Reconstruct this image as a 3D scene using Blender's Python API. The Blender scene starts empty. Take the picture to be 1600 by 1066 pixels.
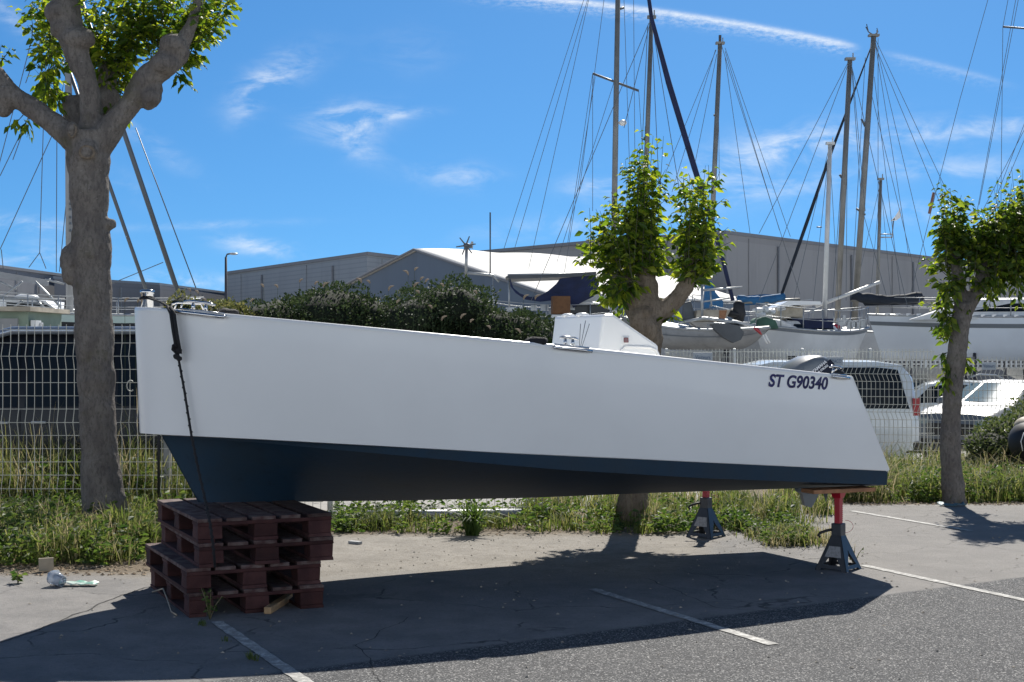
import bpy, bmesh, math, random
import numpy as np
from mathutils import Vector, Matrix, noise
R = math.radians
rnd = random.Random(7)
nr = np.random.default_rng(11)
S = bpy.context.scene
C = S.collection
F = 2250.0; HX = 800.0; HY = 540.0; EYE = 1.6

# ------------------------------------------------------------------ camera
cd = bpy.data.cameras.new('camera'); cam = bpy.data.objects.new('camera', cd); C.objects.link(cam)
cam.location = (0, 0, EYE); cam.rotation_euler = (R(90), 0, 0)
cd.sensor_width = 36; cd.lens = F/1600*36; cd.shift_y = 7/1600
cd.clip_start = .1; cd.clip_end = 2000
S.camera = cam
S.view_settings.view_transform = 'Standard'; S.view_settings.look = 'None'
S.view_settings.gamma = 1; S.view_settings.exposure = 0.5

# ------------------------------------------------------------------ sun + sky
SUN = Vector((.24, 1.07, 1.0)).normalized()      # direction towards the sun
sd = bpy.data.lights.new('sun', 'SUN'); so = bpy.data.objects.new('sun', sd); C.objects.link(so)
sd.energy = 5.0; sd.angle = R(.5); sd.color = (1, .95, .87)
so.rotation_euler = (-SUN).to_track_quat('-Z', 'Y').to_euler(); so.location = (4, 18, 17)
W = bpy.data.worlds.new('World'); S.world = W; W.use_nodes = True

class NT:
    """tiny node helper"""
    def __init__(s, nt): s.t = nt; s.n = nt.nodes; s.l = nt.links
    def new(s, k, **kw):
        n = s.n.new(k)
        for a, v in kw.items(): setattr(n, a, v)
        return n
    def put(s, sock, v):
        if hasattr(v, 'links') or isinstance(v, bpy.types.NodeSocket): s.l.new(v, sock)
        else: sock.default_value = v
    def m(s, op, a, b=0.0, c=None, clamp=False):
        n = s.new('ShaderNodeMath', operation=op, use_clamp=clamp)
        s.put(n.inputs[0], a); s.put(n.inputs[1], b)
        if c is not None: s.put(n.inputs[2], c)
        return n.outputs[0]
    def step(s, v, lo, hi):
        n = s.new('ShaderNodeMapRange', interpolation_type='SMOOTHSTEP')
        s.put(n.inputs[0], v); n.inputs[1].default_value = lo; n.inputs[2].default_value = hi
        return n.outputs[0]
    def mix(s, f, a, b):
        n = s.new('ShaderNodeMix', data_type='RGBA')
        s.put(n.inputs[0], f)
        s.put(n.inputs[6], a if not isinstance(a, tuple) else (*a[:3], 1)); s.put(n.inputs[7], b if not isinstance(b, tuple) else (*b[:3], 1))
        return n.outputs[2]
    def noise(s, vec, scale, detail=4, rough=.55, dist=0):
        n = s.new('ShaderNodeTexNoise'); s.put(n.inputs['Vector'], vec)
        n.inputs['Scale'].default_value = scale; n.inputs['Detail'].default_value = detail
        n.inputs['Roughness'].default_value = rough; n.inputs['Distortion'].default_value = dist
        return n.outputs['Fac']
    def xyz(s, v):
        n = s.new('ShaderNodeSeparateXYZ'); s.put(n.inputs[0], v); return n.outputs
    def vec(s, x, y, z):
        n = s.new('ShaderNodeCombineXYZ')
        for i, v in enumerate((x, y, z)): s.put(n.inputs[i], v)
        return n.outputs[0]

def build_world():
    t = NT(W.node_tree); W.node_tree.nodes.clear()
    out = t.new('ShaderNodeOutputWorld'); bg = t.new('ShaderNodeBackground')
    sky = t.new('ShaderNodeTexSky', sky_type='NISHITA'); sky.sun_disc = False
    sky.sun_elevation = math.asin(SUN.z); sky.sun_rotation = math.atan2(SUN.x, SUN.y)
    sky.altitude = 0; sky.air_density = 1.0; sky.dust_density = .12; sky.ozone_density = 2.8
    hs = t.new('ShaderNodeHueSaturation'); hs.inputs['Saturation'].default_value = 1.22
    hs.inputs['Value'].default_value = 1.0; t.l.new(sky.outputs[0], hs.inputs['Color'])
    tc = t.new('ShaderNodeTexCoord'); g = t.xyz(tc.outputs['Generated'])
    nv = t.new('ShaderNodeVectorMath', operation='NORMALIZE')
    t.l.new(t.vec(g[0], g[1], t.m('ADD', t.m('MULTIPLY', g[2], 1.25), .15)), nv.inputs[0]); t.l.new(nv.outputs[0], sky.inputs['Vector'])
    yy = t.m('MAXIMUM', g[1], .02)
    u = t.m('DIVIDE', g[0], yy); v = t.m('DIVIDE', g[2], yy)       # direction tangents
    front = t.step(g[1], .05, .3)
    mask = None
    def blob(px, py, rx, ry, tilt, amp):
        nonlocal mask
        a = t.m('SUBTRACT', u, (px-HX)/F); b = t.m('SUBTRACT', v, (HY-py)/F)
        c_, s_ = math.cos(R(tilt)), math.sin(R(tilt))
        x = t.m('ADD', t.m('MULTIPLY', a, c_), t.m('MULTIPLY', b, s_))
        y = t.m('SUBTRACT', t.m('MULTIPLY', b, c_), t.m('MULTIPLY', a, s_))
        x = t.m('DIVIDE', x, rx/F); y = t.m('DIVIDE', y, ry/F)
        e = t.m('EXPONENT', t.m('MULTIPLY', t.m('ADD', t.m('MULTIPLY', x, x), t.m('MULTIPLY', y, y)), -1.0))
        e = t.m('MULTIPLY', e, amp)
        mask = e if mask is None else t.m('ADD', mask, e)
    for b in [(428, 120, 60, 24, 28, .95), (385, 165, 34, 18, 50, .4), (545, 188, 55, 22, 6, 1.15), (560, 225, 40, 22, -30, .55), (625, 178, 45, 7, 4, .7),
              (715, 275, 60, 18, -5, .5), (1170, 255, 120, 22, 14, .75), (1260, 215, 130, 24, 8, .55), (1500, 205, 180, 18, 6, .6), (1170, 300, 150, 18, 8, .5),
              (1480, 262, 150, 20, 0, .4), (940, 290, 50, 18, 0, .75), (30, 348, 80, 12, -4, .75), (400, 385, 60, 13, -10, .8), (330, 352, 120, 6, 2, .35),
              (290, 442, 90, 13, -3, .95), (20, 395, 110, 20, 0, .6), (20, 30, 70, 14, -40, .45), (240, 225, 70, 16, -35, .28), (200, 290, 60, 18, -35, .12),
              (900, 350, 140, 16, 6, .4), (640, 80, 60, 30, 0, .15), (1430, 330, 160, 20, 0, .3)]:
        blob(*b)
    uv = t.vec(t.m('MULTIPLY', u, 1.0), t.m('MULTIPLY', v, 2.4), 0.0)
    n1 = t.noise(uv, 22, 7, .62, .5); n2 = t.noise(uv, 90, 5, .6, .6)
    wisp = t.m('MULTIPLY', t.step(n1, .36, .72), t.m('ADD', t.m('MULTIPLY', n2, .9), .45))
    cl = t.m('MULTIPLY', mask, wisp, clamp=True)
    # vapour trail across the upper right of the sky
    ax, ay = (760-HX)/F, (HY+8)/F; bx, by = (1345-HX)/F, (HY-72)/F
    sl = (by-ay)/(bx-ax)
    bend = t.m('MULTIPLY', t.m('POWER', t.m('SUBTRACT', u, .10), 2.0), -.28)
    dy = t.m('SUBTRACT', t.m('SUBTRACT', v, ay), t.m('ADD', t.m('MULTIPLY', t.m('SUBTRACT', u, ax), sl), t.m('ADD', bend, .0045)))
    nj = t.noise(t.vec(t.m('MULTIPLY', u, 60.0), t.m('MULTIPLY', v, 160.0), 0.0), 3.0, 5, .7)
    core = t.m('EXPONENT', t.m('MULTIPLY', t.m('POWER', t.m('DIVIDE', dy, .0021), 2.0), -1.0))
    tail = t.m('MULTIPLY', t.m('EXPONENT', t.m('MULTIPLY', t.m('POWER', t.m('DIVIDE', t.m('ADD', dy, .0035), .0042), 2.0), -1.0)), t.step(nj, .35, .7))
    fade = t.m('MULTIPLY', t.step(u, -.06, .03), t.m('SUBTRACT', 1.0, t.step(u, .225, .245)))
    fade2 = t.m('MULTIPLY', t.m('MULTIPLY', t.step(u, .25, .275), t.m('SUBTRACT', 1.0, t.step(u, .31, .36))), .28)
    tr = t.m('MULTIPLY', t.m('ADD', t.m('MULTIPLY', core, t.m('ADD', t.m('MULTIPLY', nj, .7), .35)), t.m('MULTIPLY', tail, .45)), t.m('ADD', fade, fade2))
    allc = t.m('MULTIPLY', t.m('ADD', cl, t.m('MULTIPLY', tr, .85)), front, clamp=True)
    tint = t.new('ShaderNodeMix', data_type='RGBA', blend_type='MULTIPLY'); tint.inputs[0].default_value = 1
    t.l.new(hs.outputs[0], tint.inputs[6]); tint.inputs[7].default_value = (.66, .98, 1.10, 1)
    col = t.mix(t.m('MULTIPLY', allc, .9), tint.outputs[2], (9.0, 9.6, 10.2))
    # upper sky out of view, darkened to cut fill light on the ground
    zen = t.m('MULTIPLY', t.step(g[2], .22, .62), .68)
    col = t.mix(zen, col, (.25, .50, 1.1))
    # unseen bright cloud bank, added behind the camera as fill light for the hull
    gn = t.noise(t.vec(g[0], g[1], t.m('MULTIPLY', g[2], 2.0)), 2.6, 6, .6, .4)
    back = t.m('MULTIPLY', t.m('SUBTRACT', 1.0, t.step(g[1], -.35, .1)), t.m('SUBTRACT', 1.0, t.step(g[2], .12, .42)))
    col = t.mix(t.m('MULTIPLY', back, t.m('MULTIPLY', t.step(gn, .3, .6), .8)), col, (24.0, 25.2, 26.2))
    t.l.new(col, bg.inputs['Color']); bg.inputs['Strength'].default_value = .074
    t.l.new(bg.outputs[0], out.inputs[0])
build_world()

# ------------------------------------------------------------------ helpers
def P(px, py, d): return Vector(((px-HX)/F*d, d, EYE+(HY-py)/F*d))
def gz(x, y):
    z = 0.0
    if y > 14: z = -.05*(min(y, 30)-14)
    return z
def G(px, py):
    d = EYE*F/(py-HY); return Vector(((px-HX)/F*d, d, 0))
def gnd(px, d): x = (px-HX)/F*d; return Vector((x, d, gz(x, d)))
def lerp(a, b, t): return a+(b-a)*t
def itp(tab, x):
    xs = [a for a, _ in tab]; ys = [b for _, b in tab]
    return float(np.interp(x, xs, ys))

class MB:
    def __init__(s): s.v = []; s.f = []; s.mi = []; s.sm = []
    def add(s, vs, fs, mi=0, sm=False):
        o = len(s.v); s.v += [tuple(v) for v in vs]
        s.f += [tuple(i+o for i in f) for f in fs]; s.mi += [mi]*len(fs); s.sm += [sm]*len(fs)
        return s
    def hexa(s, p, mi=0):   # 8 points: bottom 0-3, top 4-7
        return s.add(p, [(0,3,2,1),(4,5,6,7),(0,1,5,4),(1,2,6,5),(2,3,7,6),(3,0,4,7)], mi)
    def box(s, c, d, rz=0, mi=0, M=None):
        x, y, z = d[0]/2, d[1]/2, d[2]/2
        q = [Vector(a) for a in ((-x,-y,-z),(x,-y,-z),(x,y,-z),(-x,y,-z),(-x,-y,z),(x,-y,z),(x,y,z),(-x,y,z))]
        m = M or Matrix.Rotation(rz, 3, 'Z'); c = Vector(c)
        return s.hexa([c+m@a for a in q], mi)
    def tube(s, pts, r, seg=8, mi=0, cap=True, sm=True):
        pts = [Vector(p) for p in pts]; n = len(pts)
        if not hasattr(r, '__len__'): r = [r]*n
        rings = []; prev = None
        for i, p in enumerate(pts):
            d = (pts[min(i+1, n-1)]-pts[max(i-1, 0)]).normalized()
            if prev is None:
                a = d.orthogonal().normalized()
            else:
                a = (prev-d*prev.dot(d)).normalized()
            prev = a; b = d.cross(a)
            rings.append([p+(a*math.cos(2*math.pi*k/seg)+b*math.sin(2*math.pi*k/seg))*r[i] for k in range(seg)])
        return s.loft(rings, True, cap, mi, sm)
    def loft(s, rings, closed=True, cap=True, mi=0, sm=False):
        k = len(rings[0]); vs = [v for r_ in rings for v in r_]; fs = []
        for i in range(len(rings)-1):
            for j in range(k if closed else k-1):
                a = i*k+j; b = i*k+(j+1) % k
                fs.append((a, b, b+k, a+k))
        if cap and closed:
            fs.append(tuple(range(k-1, -1, -1))); fs.append(tuple(range((len(rings)-1)*k, len(rings)*k)))
        return s.add(vs, fs, mi, sm)
    def prism(s, poly, ext, mi=0):
        poly = [Vector(p) for p in poly]; e = Vector(ext)
        return s.loft([poly, [p+e for p in poly]], True, True, mi)
    def ball(s, c, r, seg=12, rings=8, mi=0, M=None):
        c = Vector(c)
        if not hasattr(r, '__len__'): r = (r, r, r)
        rs = []
        for i in range(rings+1):
            th = math.pi*i/rings; st = max(math.sin(th), 1e-3)
            row = []
            for k in range(seg):
                p = Vector((r[0]*st*math.cos(2*math.pi*k/seg), r[1]*st*math.sin(2*math.pi*k/seg), r[2]*math.cos(th)))
                row.append(c+(M@p if M else p))
            rs.append(row)
        return s.loft(rs, True, True, mi, True)
    def grid(s, rows, mi=0, sm=True):
        return s.loft(rows, False, False, mi, sm)
    def jitter(s, amp, sc, seed=0):
        for i, v in enumerate(s.v):
            q = Vector(v)*sc+Vector((seed, seed*1.7, 0)); n = noise.noise_vector(q)
            s.v[i] = tuple(Vector(v)+n*amp)
        return s

def base_of(o):
    v = Vector((0, 0, 0))
    while o: v += o.location; o = o.parent
    return v
def link(name, me, mat, parent=None, base=None, world=True):
    for m in (mat if isinstance(mat, (list, tuple)) else [mat]):
        me.materials.append(m)
    o = bpy.data.objects.new(name, me); C.objects.link(o)
    off = Vector(base) if base is not None else (base_of(parent) if (parent and world) else Vector((0, 0, 0)))
    if off.length > 0: me.transform(Matrix.Translation(-off))
    if parent: o.parent = parent
    elif base is not None: o.location = base
    return o
def put(mb, name, mat, parent=None, base=None, world=True, bevel=0, solid=0):
    me = bpy.data.meshes.new(name); me.from_pydata(mb.v, [], mb.f)
    me.polygons.foreach_set('material_index', mb.mi); me.polygons.foreach_set('use_smooth', mb.sm)
    bm = bmesh.new(); bm.from_mesh(me); bmesh.ops.recalc_face_normals(bm, faces=bm.faces); bm.to_mesh(me); bm.free()
    o = link(name, me, mat, parent, base, world)
    if solid:
        m = o.modifiers.new('s', 'SOLIDIFY'); m.thickness = solid; m.offset = 0
    if bevel:
        m = o.modifiers.new('b', 'BEVEL'); m.width = bevel; m.segments = 2; m.limit_method = 'ANGLE'; m.angle_limit = R(35)
        m.harden_normals = False
    return o
def tag(o, label, cat, group=None, kind=None):
    if label: o['label'] = label
    if cat: o['category'] = cat
    if group: o['group'] = group
    if kind: o['kind'] = kind
    return o
def thing(name, loc, label, cat, group=None, rz=0):
    o = bpy.data.objects.new(name, None); C.objects.link(o); o.empty_display_size = .2
    o.location = loc; o.rotation_euler = (0, 0, rz)
    return tag(o, label, cat, group)
def copy_tree(o, parent=None):
    c = o.copy(); C.objects.link(c); c.parent = parent
    for ch in list(o.children): copy_tree(ch, c)
    return c

# ------------------------------------------------------------------ materials
def mat(name, col, rough=.6, metal=0, var=0.0, vscale=6, bump=0.0, bscale=60, spec=.5, coat=0, col2=None, trans=0, stain=0):
    m = bpy.data.materials.new(name); m.use_nodes = True
    t = NT(m.node_tree); b = m.node_tree.nodes['Principled BSDF']
    tc = t.new('ShaderNodeTexCoord').outputs['Object']
    b.inputs['Roughness'].default_value = rough; b.inputs['Metallic'].default_value = metal
    b.inputs['Specular IOR Level'].default_value = spec; b.inputs['Coat Weight'].default_value = coat
    c2 = col2 or tuple(x*(1-var) for x in col)
    if var or col2:
        n = t.step(t.noise(tc, vscale, 5, .6), .35, .68)
        c = t.mix(n, col, c2)
        if stain:
            n2 = t.step(t.noise(tc, vscale*4, 6, .7), .55, .7)
            c = t.mix(t.m('MULTIPLY', n2, stain), c, tuple(x*.35 for x in col))
        t.l.new(c, b.inputs['Base Color'])
    else: b.inputs['Base Color'].default_value = (*col, 1)
    if bump:
        bn = t.new('ShaderNodeBump'); bn.inputs['Strength'].default_value = bump; bn.inputs['Distance'].default_value = .01
        t.l.new(t.noise(tc, bscale, 6, .65), bn.inputs['Height']); t.l.new(bn.outputs[0], b.inputs['Normal'])
    if trans:
        b.inputs['Transmission Weight'].default_value = trans
    return m
def leafmat(name, c1, c2, c3, tr=.45, rough=.45):
    """leaf/blade colour varies from leaf to leaf; thin leaves let sunlight through"""
    m = bpy.data.materials.new(name); m.use_nodes = True; t = NT(m.node_tree); m.node_tree.nodes.clear()
    out = t.new('ShaderNodeOutputMaterial'); g = t.new('ShaderNodeNewGeometry')
    r = t.new('ShaderNodeValToRGB'); e = r.color_ramp.elements
    e[0].color = (*c1, 1); e[1].color = (*c3, 1); k = e.new(.5); k.color = (*c2, 1)
    t.l.new(g.outputs['Random Per Island'], r.inputs[0])
    b = t.new('ShaderNodeBsdfPrincipled'); b.inputs['Roughness'].default_value = rough; b.inputs['Specular IOR Level'].default_value = .35
    tl = t.new('ShaderNodeBsdfTranslucent'); hs = t.new('ShaderNodeHueSaturation'); hs.inputs['Value'].default_value = 2.7
    hs.inputs['Hue'].default_value = .485; hs.inputs['Saturation'].default_value = 1.1
    t.l.new(r.outputs[0], b.inputs['Base Color']); t.l.new(r.outputs[0], hs.inputs['Color']); t.l.new(hs.outputs[0], tl.inputs[0])
    mx = t.new('ShaderNodeMixShader'); mx.inputs[0].default_value = tr
    t.l.new(b.outputs[0], mx.inputs[1]); t.l.new(tl.outputs[0], mx.inputs[2]); t.l.new(mx.outputs[0], out.inputs[0])
    return m
def barkmat(name, c1, c2, c3):
    m = bpy.data.materials.new(name); m.use_nodes = True; t = NT(m.node_tree); b = m.node_tree.nodes['Principled BSDF']
    tc = t.new('ShaderNodeTexCoord').outputs['Object']
    x = t.xyz(tc); v = t.vec(t.m('MULTIPLY', x[0], 1.0), t.m('MULTIPLY', x[1], 1.0), t.m('MULTIPLY', x[2], .45))
    v2 = t.vec(x[0], x[1], t.m('MULTIPLY', x[2], 4.0))
    n1 = t.noise(v, 7, 6, .65); n2 = t.noise(v, 45, 6, .7); n3 = t.noise(v2, 26, 3, .5)
    c = t.mix(t.step(n1, .35, .65), c1, c2); c = t.mix(t.m('MULTIPLY', t.step(n2, .45, .65), .6), c, tuple(a*.55 for a in c1))
    c = t.mix(t.m('MULTIPLY', t.step(n3, .68, .74), .7), c, c3)
    moss = t.step(t.noise(tc, 2.3, 4, .6), .56, .7)
    c = t.mix(t.m('MULTIPLY', moss, .45), c, (.085, .08, .03))
    t.l.new(c, b.inputs['Base Color']); b.inputs['Roughness'].default_value = .92; b.inputs['Specular IOR Level'].default_value = .2
    bn = t.new('ShaderNodeBump'); bn.inputs['Strength'].default_value = .75; bn.inputs['Distance'].default_value = .02
    h = t.m('ADD', t.m('MULTIPLY', n2, .8), t.m('MULTIPLY', n3, .5)); t.l.new(h, bn.inputs['Height']); t.l.new(bn.outputs[0], b.inputs['Normal'])
    return m
M = {}
M['gel'] = mat('white_gelcoat', (.80, .80, .785), .3, var=.04, vscale=1.1, coat=.2, bump=.05, bscale=2.2)
M['gel2'] = mat('white_gelcoat_old', (.72, .73, .72), .4, var=.25, vscale=2, bump=.05)
M['navy'] = mat('antifouling_navy', (.014, .037, .066), .62, spec=.25, vscale=2.5, col2=(.020, .038, .058), stain=.3, bump=.15, bscale=25)
M['steel'] = mat('stainless', (.6, .6, .6), .16, 1)
M['galv'] = mat('galvanised', (.42, .44, .45), .45, .6, var=.2, vscale=8)
M['wire'] = mat('cream_wire', (.56, .56, .50), .5, 0, var=.25, vscale=5)
M['black'] = mat('black_rubber', (.015, .015, .017), .6)
M['rope'] = mat('black_rope', (.012, .012, .015), .8, bump=.8, bscale=150)
M['pall'] = mat('pallet_red', (.045, .006, .006), .8, vscale=11, col2=(.088, .024, .020), stain=.75, bump=.4, bscale=45)
M['palltop'] = mat('pallet_red_worn', (.065, .020, .018), .85, vscale=14, col2=(.18, .13, .115), stain=.7, bump=.4, bscale=45)
M['wood'] = mat('pine', (.42, .27, .14), .75, var=.35, vscale=12, bump=.3)
M['plank'] = mat('plank_orange', (.36, .17, .08), .7, var=.35, vscale=10, bump=.3)
M['jackg'] = mat('jack_grey', (.035, .04, .05), .42, var=.25, vscale=12, coat=.2)
M['jackr'] = mat('jack_red', (.40, .008, .022), .38, var=.15, vscale=12, coat=.3)
M['decal'] = mat('decal_grey', (.30, .30, .31), .5, var=.3, vscale=60)
M['cowl'] = mat('cowl_grey', (.13, .15, .17), .38, 0, coat=.25, var=.15)
M['cowlb'] = mat('cowl_navy', (.008, .012, .028), .5, spec=.2)
M['whitepaint'] = mat('white_lettering', (.7, .72, .75), .5)
M['ink'] = mat('navy_lettering', (.006, .006, .11), .4)
M['redl'] = mat('red_lens', (.12, .012, .015), .2, coat=.8)
M['glass'] = mat('dark_glass', (.010, .014, .018), .12, 0, spec=.25)
M['glassb'] = mat('pale_windscreen', (.16, .23, .25), .06, 0, spec=.9, coat=.8)
M['vanw'] = mat('van_white', (.70, .75, .76), .25, coat=.6, var=.06, vscale=2)
M['vand'] = mat('van_dark', (.010, .012, .017), .3, spec=.25, coat=.05)
M['roofs'] = mat('roof_sky_sheen', (.32, .36, .42), .25, .5, coat=.6)  # pale tone stands in for sky reflected on a dark roof
M['suv'] = mat('car_silver', (.13, .15, .17), .42, 0, coat=.15)
M['tyre'] = mat('tyre', (.02, .02, .02), .85, bump=.2)
M['tail'] = mat('tail_red', (.35, .01, .02), .25, coat=.6)
M['alu'] = mat('mast_aluminium', (.25, .245, .225), .5, .35, var=.25, vscale=2)
M['aluw'] = mat('mast_white', (.62, .63, .62), .4, .1, var=.15, vscale=2)
M['stay'] = mat('stay_wire', (.10, .115, .13), .5, .3)
M['dk'] = mat('dark_canvas', (.012, .02, .035), .8, var=.3, vscale=5, bump=.3, bscale=12)
M['blue'] = mat('blue_canvas', (.02, .13, .30), .75, var=.35, vscale=4, bump=.5, bscale=8)
M['navyc'] = mat('navy_canvas', (.008, .018, .07), .75, var=.4, vscale=3, bump=.4, bscale=6)
M['green'] = mat('green_canvas', (.06, .14, .10), .8, var=.3, vscale=4)
M['cream'] = mat('cream_canvas', (.52, .46, .36), .8, var=.4, vscale=2, bump=.5, bscale=6)
M['card'] = mat('brown_board', (.16, .075, .03), .8, var=.25, vscale=9)
M['hullg'] = mat('grey_hull', (.30, .31, .32), .55, var=.3, vscale=.9, stain=.3)
M['hulld'] = mat('dark_patch', (.08, .09, .10), .6, var=.3, vscale=2)
M['hullw'] = mat('white_hull', (.60, .62, .63), .4, var=.22, vscale=.7)
M['hullb'] = mat('pale_blue_hull', (.64, .69, .74), .35, var=.12, vscale=.5)
M['stripe'] = mat('grey_stripe', (.12, .14, .16), .4)
M['litterb'] = mat('clear_plastic', (.6, .66, .75), .1, trans=.6)
M['litterg'] = mat('green_wrapper', (.55, .62, .58), .4, vscale=14, col2=(.08, .28, .22))
M['litbl'] = mat('blue_rag', (.10, .20, .24), .6, var=.5, vscale=30)
M['beige'] = mat('beige_shell', (.42, .36, .27), .6, var=.3)
M['stone'] = mat('debris', (.38, .34, .28), .9, var=.5, vscale=9)
M['sign'] = mat('sign_board', (.40, .45, .50), .5, var=.1, vscale=9)
M['signt'] = mat('sign_text', (.10, .15, .24), .6)
M['booth'] = mat('booth_green', (.22, .29, .23), .7, var=.2, vscale=1.5)
M['rail'] = mat('rail_dark', (.045, .045, .055), .6)

for k_ in ('pall', 'palltop'):     # every board has weathered differently
    t_ = NT(M[k_].node_tree); b_ = M[k_].node_tree.nodes['Principled BSDF']; l_ = b_.inputs['Base Color'].links[0].from_socket
    oi = t_.new('ShaderNodeObjectInfo'); hs_ = t_.new('ShaderNodeHueSaturation'); t_.l.new(l_, hs_.inputs['Color'])
    t_.l.new(t_.m('ADD', t_.m('MULTIPLY', oi.outputs['Random'], .75), .32), hs_.inputs['Value'])
    t_.l.new(t_.m('SUBTRACT', 1.2, t_.m('MULTIPLY', oi.outputs['Random'], .4)), hs_.inputs['Saturation']); t_.l.new(hs_.outputs[0], b_.inputs['Base Color'])

def slatmat(name, col, dark, scale, vertical=False, rough=.6, amt=.35):
    m = bpy.data.materials.new(name); m.use_nodes = True; t = NT(m.node_tree); b = m.node_tree.nodes['Principled BSDF']
    tc = t.new('ShaderNodeTexCoord').outputs['Object']; x = t.xyz(tc)
    c = x[2] if not vertical else t.m('ADD', x[0], x[1])
    w = t.m('FRACT', t.m('MULTIPLY', c, scale)); k = t.step(w, .0, .35)
    n = t.noise(tc, .15, 5, .6); n2 = t.noise(t.vec(x[0], x[1], t.m('MULTIPLY', x[2], .12)), .9, 5, .65)
    cc = t.mix(t.m('MULTIPLY', t.m('SUBTRACT', 1.0, k), amt), col, dark)
    cc = t.mix(t.m('MULTIPLY', t.step(n, .35, .7), .25), cc, dark); cc = t.mix(t.m('MULTIPLY', t.step(n2, .5, .72), .3), cc, dark)
    t.l.new(cc, b.inputs['Base Color']); b.inputs['Roughness'].default_value = rough
    return m
M['corr'] = slatmat('corrugated_cladding', (.26, .285, .31), (.15, .165, .185), 2.6, amt=.5)
M['slab'] = slatmat('concrete_panels', (.30, .30, .305), (.20, .20, .205), .19, amt=.3, rough=.9)
M['slab2'] = slatmat('grey_cladding', (.20, .21, .23), (.13, .14, .16), .8, rough=.8)
M['gable'] = slatmat('blue_grey_cladding', (.115, .15, .20), (.08, .105, .14), 1.1, True, amt=.3)
M['memb'] = mat('white_membrane', (.70, .69, .66), .8, var=.14, vscale=.18)

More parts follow.
